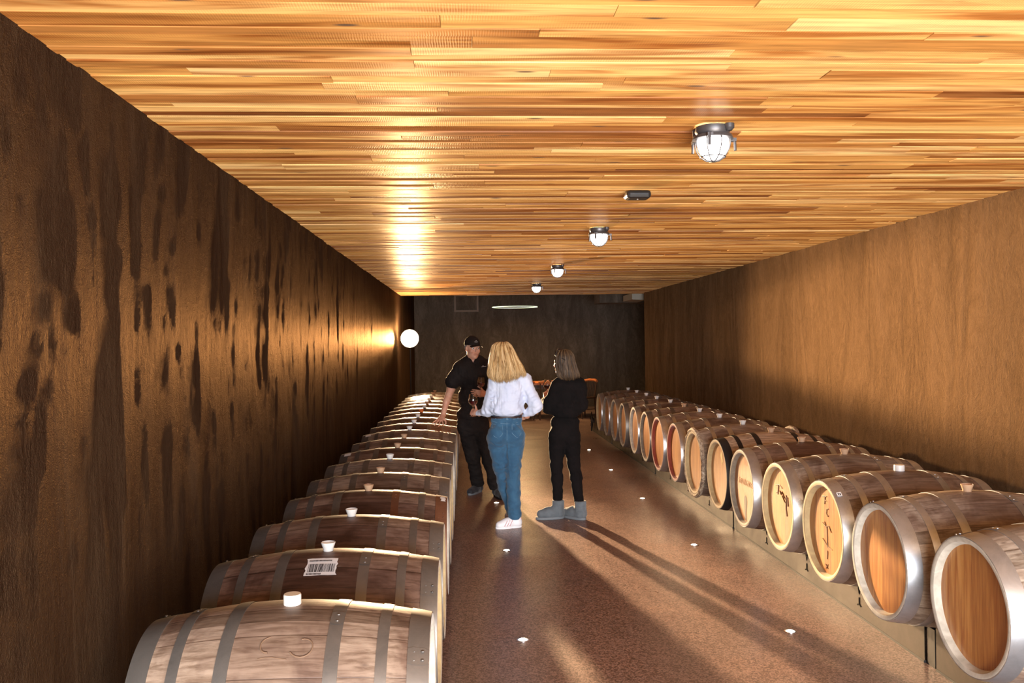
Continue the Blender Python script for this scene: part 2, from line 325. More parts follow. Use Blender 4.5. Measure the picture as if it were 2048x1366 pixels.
# ------------------------------------------------------------------ room
XL, XR, HC, YE, YB, Y0 = -1.30, 3.58, 2.63, 17.25, 21.6, -3.6
def struct(o): o['kind'] = 'structure'; return o
struct(MB().box((XL-.2, Y0, -.1), (7.5, YB, 0)).build('floor', MA['floor']))
def vnoise(u, v, seed):               # smooth value noise on numpy arrays
    R_ = np.random.default_rng(seed).random((256, 256)); a = np.floor(u).astype(int); b = np.floor(v).astype(int); fu = u-a; fv = v-b
    fu = fu*fu*(3-2*fu); fv = fv*fv*(3-2*fv); q = lambda i, j: R_[(a+i) % 256, (b+j) % 256]
    return (q(0, 0)*(1-fu)+q(1, 0)*fu)*(1-fv)+(q(0, 1)*(1-fu)+q(1, 1)*fu)*fv-.5
def trowelled(name, x, y0, y1, sx, mat, amp):
    ys = np.arange(y0, y1+.02, .03); zs = np.linspace(0, HC+.75, 110); Yg, Zg = np.meshgrid(ys, zs, indexing='ij')
    w_ = .35*vnoise(Yg*1.3, Zg*1.1, 1)
    d = amp*(1.0*vnoise((Yg+w_)*2.2, Zg*.9+3, 2)+.8*vnoise((Yg+w_)*5.5, Zg*1.5, 3)+.45*vnoise((Yg+w_)*12, Zg*3.2, 4)+.28*vnoise(Yg*23, Zg*9, 5)+.12*vnoise(Yg*31, Zg*24, 6))
    n, m = Yg.shape; V = np.stack([x+sx*d, Yg, Zg], -1).reshape(-1, 3)
    f = [(i*m+j, (i+1)*m+j, (i+1)*m+j+1, i*m+j+1)[::int(sx)] for i in range(n-1) for j in range(m-1)]
    mb = MB(); mb.add(V, f, True); mb.box((x-sx*.25 if sx > 0 else x+.02, y0, 0), (x-.02 if sx > 0 else x+.27, y1, HC+.75)); return struct(mb.build(name, mat))
trowelled('wall_left', XL, Y0, YB, 1., MA['wleft'], .0075)
trowelled('wall_right', XR, Y0, 16.9, -1., MA['wright'], .006)
struct(MB().box((XL-.25, YB, 0), (7.5, YB+.2, 3.4)).build('wall_back', MA['wback']))
struct(MB().box((7.3, 16.9, 0), (7.5, YB, 3.4)).build('wall_side', MA['wback']))
struct(MB().box((XR+.3, 16.7, 0), (7.5, 16.9, 3.4)).build('wall_return', MA['wback']))
c = MB(); rn = []
y = Y0
while y < YE:                                     # boards laid across the room
    w = min(random.choice((.06, .07, .085, .085, .10, .11)), YE-y)
    x = XL-random.uniform(0, 2.)
    while x < XR:
        L = random.uniform(.9, 3.4); a, b = max(x, XL-.1), min(x+L, XR+.1)
        if b > a:
            d = random.choice((0, .001, .002, .004, .006)); t = random.random()
            c.box((a+.0008, y+.0006, HC-d), (b-.0008, y+w-.0006, HC+.03)); rn += [t]*6
        x += L
    y += w
me = c.mesh('ceiling'); at_ = me.attributes.new('rnd', 'FLOAT', 'FACE'); at_.data.foreach_set('value', rn)
co_ = link('ceiling', me, MA['ceil']); struct(co_)
struct(MB().box((XL-.25, Y0, HC+.03), (XR+.3, YE, HC+.12)).build('ceiling_slab', MA['blacksteel']))
struct(MB().box((XL-.25, YE, 3.3), (7.5, YB+.2, 3.4)).build('ceiling_rear', MA['wback']))
# dark bulkhead with its lit end painted pale grey, hanging beyond the boards
struct(MB().box((2.95, 18.6, 2.51), (4.6, 19.4, 3.3)).build('trim_1', MA['wback']))
struct(MB().add([(3.42, 17.32, 2.515), (3.72, 17.30, 2.50), (3.72, 18.3, 2.50), (3.42, 18.3, 2.515), (3.42, 17.32, 2.64), (3.72, 17.30, 2.64), (3.72, 18.3, 2.64), (3.42, 18.3, 2.64)],
    [(0, 3, 2, 1), (4, 5, 6, 7), (0, 1, 5, 4), (1, 2, 6, 5), (2, 3, 7, 6), (3, 0, 4, 7)]).build('trim_2', MA['greylit']))
# high vent on the back wall
v = empty('wall_vent', (.02, YB-.02, 2.44)); tag(v, 'square brown-framed dark vent high on the far wall above the capped man', 'vent')
f = MB()
for a, b in (((-.31, -.05, 0), (-.26, .02, .45)), ((.26, -.05, 0), (.31, .02, .45)), ((-.26, -.05, 0), (.26, .02, .05)), ((-.26, -.05, .40), (.26, .02, .45))): f.box(a, b)
f.build('frame', MA['ventframe'], v); MB().box((-.26, -.01, .05), (.26, .015, .40)).build('backing', MA['wback'], v)
# ------------------------------------------------------------------ barrels
L2, RB, RH = .475, .345, .288
def R(x): return RB-(RB-RH)*(abs(x)/L2)**1.9
def barrel_meshes():
    m = {}
    xs = [L2*i/18 for i in range(-18, 19)]
    m['staves'] = MB().lathe([(x, R(x)) for x in xs], 'x', 72, (0, 0, RB)).mesh('staves')
    for s, nm in ((-1, 'a'), (1, 'b')):
        p = [(s*(L2-.012), RH+.001), (s*L2, RH-.002), (s*(L2+.001), RH-.010), (s*(L2-.003), RH-.022), (s*(L2-.034), RH-.034)]
        if s > 0: p = p[::-1]; 
        mb = MB().lathe(p[::-1] if s > 0 else p[::-1], 'x', 72, (0, 0, RB))
        m['chime'+nm] = mb.mesh('chime')
        n = 64; r = RH-.030; vv = [(s*(L2-.032), 0, RB)]+[(s*(L2-.032), r*cos(2*pi*k/n), RB+r*sin(2*pi*k/n)) for k in range(n)]
        m['head'+nm] = MB().add(vv, [(0, 1+k, 1+(k+1) % n)[::s] for k in range(n)]).mesh('head')
    hp = [(-.44, .068), (-.325, .036), (-.17, .044), (.17, .044), (.325, .036), (.44, .068)]
    for i, (x, w) in enumerate(hp):
        a, b = x-w/2, x+w/2
        b_ = MB().lathe([(a, R(a)-.004), (a, R(a)+.0028), ((a+b)/2, R(x)+.0034), (b, R(b)+.0028), (b, R(b)-.004)], 'x', 72, (0, 0, RB))
        for da in (-.05, .05):            # riveted overlap
            for xr in ((x,) if w < .05 else (x-.014, x+.014)):
                th = .33+i*.21*(-1)**i+da; rr = R(x)+.003
                b_.lathe([(0, .006), (.003, .005), (.004, .001)], 'z', 8, (xr, rr*sin(th), RB+rr*cos(th)))
        th0 = .33+i*.21*(-1)**i
        ss = [th0-.10+.02*k for k in range(11)]
        vv = []; ff = []
        for k, th in enumerate(ss):
            hw = w/2*(1 if 0 < k < 10 else .55)
            for xx in (x-hw, x+hw): rr = R(xx)+.0046; vv.append((xx, rr*sin(th), RB+rr*cos(th)))
        for k in range(10): ff.append((2*k, 2*k+1, 2*k+3, 2*k+2))
        b_.add(vv, ff, True)
        m['hoop%d' % i] = b_.mesh('hoop')
    k = MB().lathe([(-.03, .020), (.008, .022), (.034, .031), (.036, .029), (.024, .024), (.023, .0)], 'z', 24, (0, 0, 2*RB))
    m['bung'] = k.mesh('bung')
    k = MB().lathe([(-.03, .030), (.03, .030), (.034, .028), (.034, .0)], 'z', 24, (0, 0, 2*RB)); m['bungflat'] = k.mesh('bung')
    n = 60
    for g_, s_ in ((0, -.462), (1, .462)):
        b = MB()
        rr = R(s_)+.012
        b.tube([(s_+random.uniform(-.004, .004), (rr+random.uniform(-.003, .003))*cos(2*pi*q/n), RB+(rr+random.uniform(-.003, .003))*sin(2*pi*q/n)) for q in range(n+1)], .021, 8)
        m['birch%d' % g_] = b.mesh('hoop')
    return m
BMm = barrel_meshes()
def withmat(key, mat, _c={}):
    if (key, mat) not in _c:
        me = BMm[key].copy(); me.name = BMm[key].name; me.materials.clear(); me.materials.append(MA[mat]); _c[(key, mat)] = me
    return _c[(key, mat)]
def barrel(loc, rz=0, stave='oak', hoop='galv', chime='chy', bung='bung', label='', group='', flat=False, birchy=False, roll=0):
    e = empty('wine_barrel', loc, rz); tag(e, label, 'barrel', group)
    link('staves', withmat('staves', stave), None, e)
    for s in 'ab':
        link('chime', withmat('chime'+s, chime), None, e); link('head_panel', withmat('head'+s, 'head'), None, e)
    for i in range(6):
        if birchy and i in (0, 5): continue
        link('hoop', withmat('hoop%d' % i, hoop), None, e)
    if birchy:
        for k in '01': link('rod_hoop', withmat('birch'+k, 'birch'), None, e)
    link('bung', withmat('bungflat' if flat else 'bung', bung), None, e)
    return e
ORD = ['nearest the camera', 'second', 'third', 'fourth', 'fifth', 'sixth', 'seventh', 'eighth', 'ninth', 'tenth', 'eleventh', 'twelfth', 'thirteenth', 'fourteenth', 'fifteenth', 'sixteenth', 'seventeenth', 'farthest']
LY = [2.953, 3.70, 4.43, 5.18, 5.88, 6.58, 7.28, 8.00, 8.75, 9.47, 10.20, 10.93, 11.66, 12.38, 13.10, 13.82, 14.54, 15.26]
LZ = .10
lb = {0: ('oak', 'greyhoop', 'bung', 'barrel with a faint scroll brand, nearest the camera in the row the capped man touches'),
      1: ('oakw', 'greyhoop', 'bung', 'oak barrel with a white barcode label on its belly'),
      2: ('oakw', 'greyhoop', 'bung', 'oak barrel just behind the barcode-labelled barrel, without a label'),
      3: ('oakw', 'greyhoop', 'bungbrown', 'oak barrel with rust-brown hoop ends and a torn white patch'),
      11: ('oakw', 'greyhoop', 'bungorange', 'oak barrel with a bright orange bung')}
LB = []
for i, Y in enumerate(LY):
    if i in lb: st, hp, bg, la = lb[i]
    else:
        st = ['oakw', 'oak', 'oakg'][(i*7) % 3]; hp = 'greyhoop'; bg = 'bungbrown' if i in (4, 6, 7, 13, 16, 17) else 'bung'
        la = '%s-bunged oak barrel, %s %s in the row the capped man touches' % ('tan' if bg == 'bungbrown' else 'white', ORD[i], 'from the camera' if i < 17 else 'one')
        if i == 9: la = 'oak barrel on whose top the capped man rests his hand'
    x = -.605+.003*(Y-3)
    LB.append(barrel((x, Y, LZ), radians(random.uniform(-.8, .8)), st, hp, 'chy' if i % 3 else 'chw', bg, la, 'barrels in the row beside the capped man', flat=(i == 0)))
for ch in LB[3].children:
    if ch.name.startswith('hoop') and ch.data in (withmat('hoop3', 'greyhoop'), withmat('hoop5', 'greyhoop')):
        ch.data = withmat('hoop3' if ch.data == withmat('hoop3', 'greyhoop') else 'hoop5', 'rusthoop'); ch['label'] = 'rust-brown hoop'
def on_belly(x, th, off=.004): r_ = R(x)+off; return (x, r_*sin(th), RB+r_*cos(th))   # th: angle from top, negative = towards the camera
def patch(mb, x0, x1, t0, t1, off=.004, n=6, wob=0):
    v = []; f = []
    for i in range(n+1):
        for j in range(n+1):
            w_ = wob*(random.random()-.5) if i in (0, n) or j in (0, n) else 0
            v.append(on_belly(x0+(x1-x0)*i/n+w_, t0+(t1-t0)*j/n+w_, off))
    for i in range(n):
        for j in range(n): a = i*(n+1)+j; f.append((a, a+n+1, a+n+2, a+1))
    mb.add(v, f, True)
p_ = LB[1]
m1 = MB(); patch(m1, -.068, .060, -.585, -.275, .003, 8, .008); l1 = m1.build('paper_label', MA['paper'], p_); l1['label'] = 'torn white barcode label'
m2 = MB(); x = -.058
while x < .050:
    w = random.choice((.0012, .0012, .0024, .0036)); patch(m2, x, x+w, -.535, -.395, .0042, 2); x += w+random.choice((.0014, .0014, .0028))
x = -.058
while x < .035: patch(m2, x, x+.0035, -.345, -.318, .0042, 1); x += .0052
x = -.060
while x < -.005: patch(m2, x, x+.0035, -.575, -.552, .0042, 1); x += .0055
m2.build('barcode', MA['ink'], l1)
m3 = MB(); patch(m3, .436, .462, -.30, -.05, .006, 8, .012); q = m3.build('torn_patch', MA['paper'], LB[3]); q['label'] = 'torn white patch'
for i in (6, 8):
    m3 = MB(); patch(m3, -.44, -.385, -.32, -.13, .006, 4, .003); m3.build('paper_label', MA['paper'], LB[i])
def curl(cx, ct, a0, a1, r, n=14, ph=1): return [on_belly(cx+r*(1-.4*k/n)*cos(a0+(a1-a0)*k/n), ct+ph*r/RB*(1-.4*k/n)*sin(a0+(a1-a0)*k/n), .002) for k in range(n+1)]
m4 = MB(); m4.tube(curl(-.03, -.66, 1.6, 4.6, .035), [.0015+.002*k/14 for k in range(15)], 6); m4.tube(curl(.075, -.66, -2.6, 1.8, .042), [.003-.001*k/14 for k in range(15)], 6)
m4.tube([on_belly(-.06+.0225*k, -.775+.012*math.sin(1.1*k), .001) for k in range(5)], .0015, 6); m4.build('brand_scroll', MA['brandmark'], LB[0])
# right row
RZ = .195; XH = 2.09; XC = XH+L2
RY = [3.474, 4.228, 4.926, 5.671, 6.389, 7.084, 7.774, 8.50, 9.22, 9.93, 10.64, 11.34, 12.04, 12.74, 13.44]
rb = [('oakg', 'galv', 'chw', 'bung', 'steel-hooped barrel with whitewashed rim, cut by the frame, nearest the camera opposite the people'),
      ('oakg', 'galv', 'chw', 'bungbrown', 'barrel with whitewashed rim and plain lit head, beside the black gap between rack panels'),
      ('oak', 'galv', 'chy', 'bung', 'barrel with cross-and-bar scribbles on its head and a small white sticker on its hoop'),
      ('oakg', 'galv', 'chy', 'bungbrown', 'barrel with a dark handwritten scrawl on its reddish head'),
      ('oakw', 'galv', 'chg', 'bungbrown', 'barrel with grey rim, faded capital lettering and a dark drip on its head'),
      ('oakp', 'blackhoop', 'chy', 'bungbrown', 'pale barrel with black hoops'),
      ('oakg', 'galv', 'chy', 'bung', 'barrel rimmed with pale bark-covered wooden rods'),
      ('oakg', 'galv', 'chr', 'bung', 'barrel with red-painted rim, the nearer of the two red ones'),
      ('oakg', 'galv', 'chr', 'bung', 'barrel with red-painted rim, the farther of the two red ones'),
      ('oakg', 'greyhoop', 'chg', 'bungbrown', 'dull brown-grey rimmed barrel just behind the red-rimmed pair'),
      ('oakg', 'galv', 'chw', 'bung', 'barrel with bright steel hoop and patchy white rim, two behind the red-rimmed pair'),
      ('oakg', 'greyhoop', 'chg', 'bung', 'grey barrel, fourth from the far end of the row opposite the people'),
      ('oakg', 'galv', 'chg', 'bung', 'grey barrel, third from the far end of the row opposite the people'),
      ('oakg', 'galv', 'chg', 'bung', 'grey barrel, second from the far end of the row opposite the people'),
      ('oakg', 'galv', 'chy', 'bung', 'last barrel at the far end of the row opposite the people')]
RBR = []
for i, (Y, a) in enumerate(zip(RY, rb)):
    RBR.append(barrel((XC+random.uniform(-.012, .012), Y, RZ), radians(random.uniform(-.7, .7)), *a[:4], a[4], 'barrels in the row opposite the people', flat=(i == 2), birchy=(i == 6)))
def hd(u, v): return (-L2+.0305, -u, RB+v)        # a point on the aisle-side head: u to the viewer's right, v up
def strokes(lines, r, name, mat, par):
    m = MB()
    for l in lines: m.tube([hd(*p) for p in l], r, 5)
    return m.build(name, mat, par)
strokes([[(-.06, .19), (.0, .20)], [(-.02, .20), (-.03, .15)], [(-.03, .175), (.0, .172)], [(.02, .13), (.0, .125), (-.005, .10), (.01, .085), (.02, .09)],
         [(-.06, .035), (-.02, .02), (.03, .03), (.06, .0)], [(.0, .025), (.005, -.10)], [(-.06, -.06), (.0, -.09), (.07, -.10)], [(.005, -.12), (.0, -.17)], [(-.03, .045), (.0, .01)],
         [(-.02, -.205), (.01, -.225)], [(.01, -.2), (-.02, -.23)]], .0022, 'scribble', MA['burn'], RBR[2])
strokes([[(-.09, .13), (-.03, .14), (.02, .125)], [(-.045, .135), (-.06, .07)], [(-.08, .08), (-.05, .09)], [(-.02, .10), (.0, .08), (.02, .10), (.05, .075), (.08, .06)],
         [(.02, .075), (.05, .05), (.075, .035)], [(.09, .09), (.085, .0), (.10, -.05)], [(.11, .08), (.12, .02)]], .0038, 'scribble', MA['burn'], RBR[3])
tm = text_mesh('SANTIGALE', .062); tm.materials.append(MA['lightburn']); o = link('lettering', tm, None, RBR[4]); o.location = (-L2+.0305, -.01, RB+.04)
o.rotation_euler = Matrix(((0, 0, -1), (-1, 0, 0), (0, 1, 0))).to_euler()
dr = MB(); pr = [(0, .0), (-.022, -.012), (-.034, -.04), (-.026, -.08), (-.02, -.14), (-.018, -.19), (.014, -.19), (.016, -.13), (.026, -.08), (.032, -.04), (.02, -.012)]
dr.add([hd(.01+a, -.055+b) for a, b in pr], [tuple(range(len(pr)))[::-1]]); dr.build('wine_drip', plain('dark_wine_stain', (.055, .03, .022), .35), RBR[4])
for i, th in ((2, -.62),):
    m3 = MB(); patch(m3, -.458, -.432, -th-.0-.07 if 0 else th-.05, th+.05, .007, 3); s_ = m3.build('sticker', MA['paper'], RBR[i])
    m3 = MB(); patch(m3, -.452, -.447, th-.03, th+.03, .0078, 2); patch(m3, -.443, -.438, th-.035, th+.02, .0078, 2); m3.build('sticker_print', MA['ink'], s_)
# pale seal and drip of wax on the black-hooped barrel's head
s_ = MB(); s_.add([hd(.04, .20), hd(.075, .17), (hd(.09, .12)), hd(.06, .075), hd(.045, .12), hd(.02, .16)], [(5, 4, 3, 2, 1, 0)]); s_.build('wax_seal', plain('pale_wax', (.85, .66, .30), .4), RBR[5])
# racks: rails, cross legs and, on the aisle side, sheet-steel fronts
def rack(x, y0, y1, top, side, label, group, front=None):
    e = empty('barrel_rack', (x, (y0+y1)/2, 0)); tag(e, label, 'rack', group); h = (y1-y0)/2
    for s in (-1, 1): MB().box((s*.14-.03, -h, top-.06), (s*.14+.03, h, top)).build('rail', MA['blacksteel'], e)
    n = 3
    for k in range(n):
        yy = -h+.05+(2*h-.1)*k/(n-1)
        for s in (-1, 1): MB().box((s*.14-.025, yy-.025, 0), (s*.14+.025, yy+.025, top-.06)).build('leg', MA['blacksteel'], e)
    if front:
        zt = .27; pe = empty('rack_front_panel', (2.34, (y0+y1)/2, 0)); tag(pe, front[0], 'panel', 'steel panels along the row opposite the people')
        q = MB(); a = -h+.05; b = h-.05
        yc = (y0+y1)/2; pts = [(a, .012), (b, .012), (b, zt-.05)]
        for k in range(121):
            yy = b-.04-(b-a-.08)*k/120; z_ = zt
            for Yb_ in RY:
                dd = abs(yy+yc-Yb_)
                if dd < .33: z_ = min(z_, RZ+.345-math.sqrt(.334**2-dd**2)-.006)
            pts.append((yy, z_))
        pts.append((a, zt-.05)); N_ = len(pts)
        q.add([(0, p[0], p[1]) for p in pts]+[(.004, p[0], p[1]) for p in pts], [tuple(range(N_))[::-1], tuple(range(N_, 2*N_))]+[(i, (i+1) % N_, N_+(i+1) % N_, N_+i) for i in range(N_)])
        pn = q.build('sheet', MA['fascia'], pe)
        w = MB()
        for k in range(3):                       # cut-out marks in the sheet
            yy = -h+.775+.787*k
            def l(p, r): w.tube([(-.001, yy-u, v) for u, v in p], r, 5)
            l([(0, .118), (0, .075)], .004); l([(-.022, .070), (.0, .076), (.022, .070)], .005)
            l([(-.03, .26), (-.012, .17), (0, .138), (.012, .17), (.006, .24)], .002); l([(-.045, .26), (-.045, .18)], .0016); l([(-.036, .255), (-.036, .20)], .0016)
        w.build('cutout_marks', MA['ink'], pn)
        MB().box((.006, -h-.038, 0), (.02, -h+.038, zt-.075)).build('post', MA['blacksteel'], pe)
        MB().box((-.004, a, 0), (.012, b, .012)).build('shadow_gap_strip', MA['blacksteel'], pe)  # black strip put in as the dark shadow gap below the sheet
    return e
names = ['low black rail rack under the barrels nearest the camera, opposite the people', 'low black rail rack under the scribbled and black-hooped barrels',
         'low black rail rack under the red-rimmed barrels', 'low black rail rack under the farthest barrels opposite the people',
         'low empty black rail rack beyond the last barrel opposite the people']
for k, (a, b) in enumerate(((1.10, 4.20), (4.21, 7.35), (7.36, 10.46), (10.47, 13.62), (13.63, 15.85))):
    rack(XC, a+.0, b, RZ+.004, 1, names[k], 'racks under the row opposite the people', ((names[k].replace('black rail rack under', 'bronze-brown steel panel in front of') if k < 4 else 'low bronze-brown steel panel end beyond the last barrel, beside the curved cable'),))
for k, (a, b) in enumerate(((2.45, 6.92), (6.94, 11.3), (11.32, 15.68))):
    rack(-.60, a, b, LZ+.004, -1, 'low black rail rack under the %s barrels of the row the capped man touches' % ['nearest', 'middle', 'farthest'][k], 'low racks under the row beside the capped man')
cb = MB().tube([at(1185, 861, 15.6)*np.array([1, 1, 0])+np.array([-.02, 0, .01]), at(1184, 850, 15.6), at(1183.5, 836, 15.6), at(1183, 824, 15.6), at(1184, 835, 15.58), at(1187.5, 842, 15.56), at(1191, 846, 15.55)], [.01, .02, .016, .008, .016, .032, .014], 8)
o = cb.build('cable', MA['blackp']); tag(o, 'curved black cable end poking up behind the last rack opposite the people', 'cable')
o.parent = None
# ------------------------------------------------------------------ ceiling lamps, detector, floor lights, pendant, work lamp
def bulkhead():
    e = empty('ceiling_lamp', (0, 0, 0)); dn = -1
    MB().lathe([(0, .075), (-.02, .078), (-.035, .070), (-.04, .085), (-.055, .09), (-.06, .072)], 'z', 40).build('housing', MA['cast'], e)
    b = MB(); b.lathe([(0, .022), (-.018, .022), (-.03, .012)], 'z', 16, (.055, -.065, 0)); b.lathe([(0, .02), (-.03, .018)], 'z', 16, (-.055, .06, 0)); b.build('conduit_boss', MA['cast'], e)
    MB().lathe([(-.055, .070), (-.075, .072), (-.10, .066), (-.125, .05), (-.14, .03), (-.146, .0)][::-1], 'z', 32).build('dome', MA['dome'], e)
    w = MB()
    for k in range(4):
        a = pi*k/4+.2; w.tube([(cos(a)*r_*s, sin(a)*r_*s, z) for s, r_, z in ((1, .080, -.05), (1, .080, -.08), (1, .073, -.105), (1, .055, -.132), (1, .03, -.149), (1, .002, -.154), (-1, .03, -.149), (-1, .055, -.132), (-1, .073, -.105), (-1, .080, -.08), (-1, .080, -.05))], .0026, 6)
    w.tube([(.055*cos(2*pi*k/24), .055*sin(2*pi*k/24), -.133) for k in range(25)], .0026, 6)
    w.build('cage', MA['cast'], e)
    for a in (.15, 2.25, 4.3):
        s = MB(); x, y = .098*cos(a), .098*sin(a); s.box((x-.012, y-.012, -.06), (x+.012, y+.012, -.045)); s.tube([(x+.008*cos(a), y+.008*sin(a), -.045), (x+.010*cos(a), y+.010*sin(a), -.10)], .0065, 8)
        s.build('clamp_screw', MA['cast'], e)
    return e
L0 = bulkhead()
LN = [(1.109, 3.735, 'caged round ceiling lamp nearest the camera'), (1.127, 7.10, 'caged round ceiling lamp just beyond the black detector'),
      (1.150, 10.56, 'caged round ceiling lamp, third from the camera'), (1.165, 13.9, 'caged round ceiling lamp farthest from the camera')]
for i, (x, y, la) in enumerate(LN):
    o = L0 if i == 0 else copy_tree(L0); o.location = (x, y, HC-.006); tag(o, la, 'lamp', 'caged ceiling lamps on the board ceiling')
e = empty('ceiling_detector', (1.10, 5.36, HC-.005)); tag(e, 'small black rounded box fixed to the board ceiling between two lamps', 'detector')
MB().box((-.078, -.07, -.05), (.078, .06, 0)).build('housing', MA['blackp'], e, bevel=.02)
MB().lathe([(-.047, 0), (-.046, .006), (-.040, .008)], 'z', 12, (0, -.01, -.008)).build('indicator', MA['chrome'], e)
MB().tube([(-.078, -.03, -.04), (-.098, -.05, -.048)], .003, 6).build('lever', MA['bung'], e)
fl = None
FL = [(1.835, 4.776, 'lit floor light closest to the rack, nearest the camera'), (1.84, 6.854, 'lit floor light closest to the rack, second from the camera'), (1.847, 8.92, 'lit floor light on the rack side, third from the camera'),
      (1.856, 10.93, 'lit floor light on the rack side, fourth from the camera'), (1.866, 12.97, 'lit floor light on the rack side, farthest from the camera'),
      (.30, 4.773, 'lit floor light in the broad shadow, nearest the camera'), (.305, 6.828, 'lit floor light just in front of the white trainer'), (.297, 8.85, "lit floor light by the capped man's black shoe")]
for i, (x, y, la) in enumerate(FL):
    if fl is None:
        o = fl = empty('floor_light', (0, 0, 0)); MB().lathe([(0, .034), (.0025, .034), (.003, .026)], 'z', 32).build('bezel', MA['chrome'], o)
        MB().lathe([(.0015, .026), (.006, .018), (.007, 0)], 'z', 24).build('lens', MA['floorled'], o)
    else: o = copy_tree(fl)
    o.location = (x, y, 0); tag(o, la, 'light', 'round lights set into the floor')
pc = (at(984, 615, 19)+at(1075, 613.5, 19))/2
e = empty('pendant_light', pc); tag(e, 'thin lit ring pendant hanging in the dark room beyond the board ceiling', 'lamp')
m = MB(); m.tube([(.505*cos(2*pi*k/60), .505*sin(2*pi*k/60), 0) for k in range(61)], .005, 8, cap=False); m.build('ring', MA['strip'], e)
m = MB()
for k in range(3):
    a = .3+2*pi*k/3; m.tube([(.505*cos(a), .505*sin(a), .014), (.1*cos(a), .1*sin(a), 3.3-pc[2])], .0025, 5)
m.build('suspension_wire', MA['chrome'], e)
e = empty('work_lamp', (SUNP[0], SUNP[1]+.02, 0)); tag(e, 'glaring warm lamp on a thin stand behind the barrels by the dark wall', 'lamp')
MB().lathe([(-.14, 0), (-.12, .072), (-.07, .122), (0, .142), (.07, .122), (.12, .072), (.14, 0)], 'y', 32, (0, .03, SUNP[2])).build('bulb', MA['lampglow'], e)
MB().lathe([(.05, .17), (.13, .11), (.17, .05), (.19, .05)], 'y', 32, (0, 0, SUNP[2])).build('reflector', MA['chrome'], e)
MB().tube([(0, .19, 0.02), (0, .19, SUNP[2])], .012, 8).build('pole', MA['blacksteel'], e)
for k in range(3):
    a = 2*pi*k/3+.5; MB().tube([(0, .19, .35), (.3*cos(a)*.45, .19+.3*sin(a), .012)], .009, 6).build('leg', MA['blacksteel'], e)
# ------------------------------------------------------------------ table and chairs in the dark room
tb = empty('dining_table', (1.35, 18.9, 0)); tag(tb, 'reddish wooden table in the dark room behind the woman in black', 'table')
MB().box((-1.15, -.45, .72), (1.15, .45, .77)).build('tabletop', MA['tablewood'], tb, bevel=.006)
MB().box((-1.05, -.38, .63), (1.05, .38, .72)).build('apron', MA['darkwood'], tb)
for sx in (-1, 1):
    for sy in (-1, 1): MB().box((sx*1.0-.035, sy*.34-.035, 0), (sx*1.0+.035, sy*.34+.035, .63)).build('leg', MA['darkwood'], tb)
def chair():
    e = empty('dining_chair', (0, 0, 0))
    MB().box((-.21, -.21, .43), (.21, .21, .46)).build('seat', MA['darkwood'], e, bevel=.01)
    for sx in (-1, 1):
        MB().tube([(sx*.19, .17, 0), (sx*.17, .15, .43)], .016, 8).build('leg', MA['darkwood'], e)
        MB().tube([(sx*.20, -.20, 0), (sx*.18, -.18, .45), (sx*.19, -.24, .82)], .015, 8).build('leg', MA['darkwood'], e)
    MB().tube([(-.22, -.22, .80), (-.1, -.26, .82), (.1, -.26, .82), (.22, -.22, .80)], [.028, .03, .03, .028], 8).build('top_rail', MA['tablewood'], e)
    s = MB()
    for k in range(5): s.tube([(-.12+.06*k, -.19, .45), (-.12+.06*k, -.245, .8)], .007, 6)
    s.build('spindles', MA['darkwood'], e)
    s = MB(); s.tube([(-.19, .0, .2), (.19, 0, .2)], .009, 6); s.tube([(-.19, .16, .2), (-.19, -.18, .2)], .009, 6); s.tube([(.19, .16, .2), (.19, -.18, .2)], .009, 6); s.build('stretcher', MA['darkwood'], e)
    return e
c0 = chair()
for i, (x, y, r_, la) in enumerate([(2.52, 18.35, pi/2+.5, 'dark wooden chair at the table end, beyond the shoulder of the woman in black'),
                                    (1.75, 18.2, 0, 'dark spindle-back chair behind the woman in black'), (1.20, 18.2, .1, 'dark spindle-back chair between the two women'), (.45, 18.2, -.1, 'dark spindle-back chair behind the blonde woman')]):
    o = c0 if i == 0 else copy_tree(c0); o.location = (x, y, 0); o.rotation_euler = (0, 0, r_); tag(o, la, 'chair', 'chairs around the table')
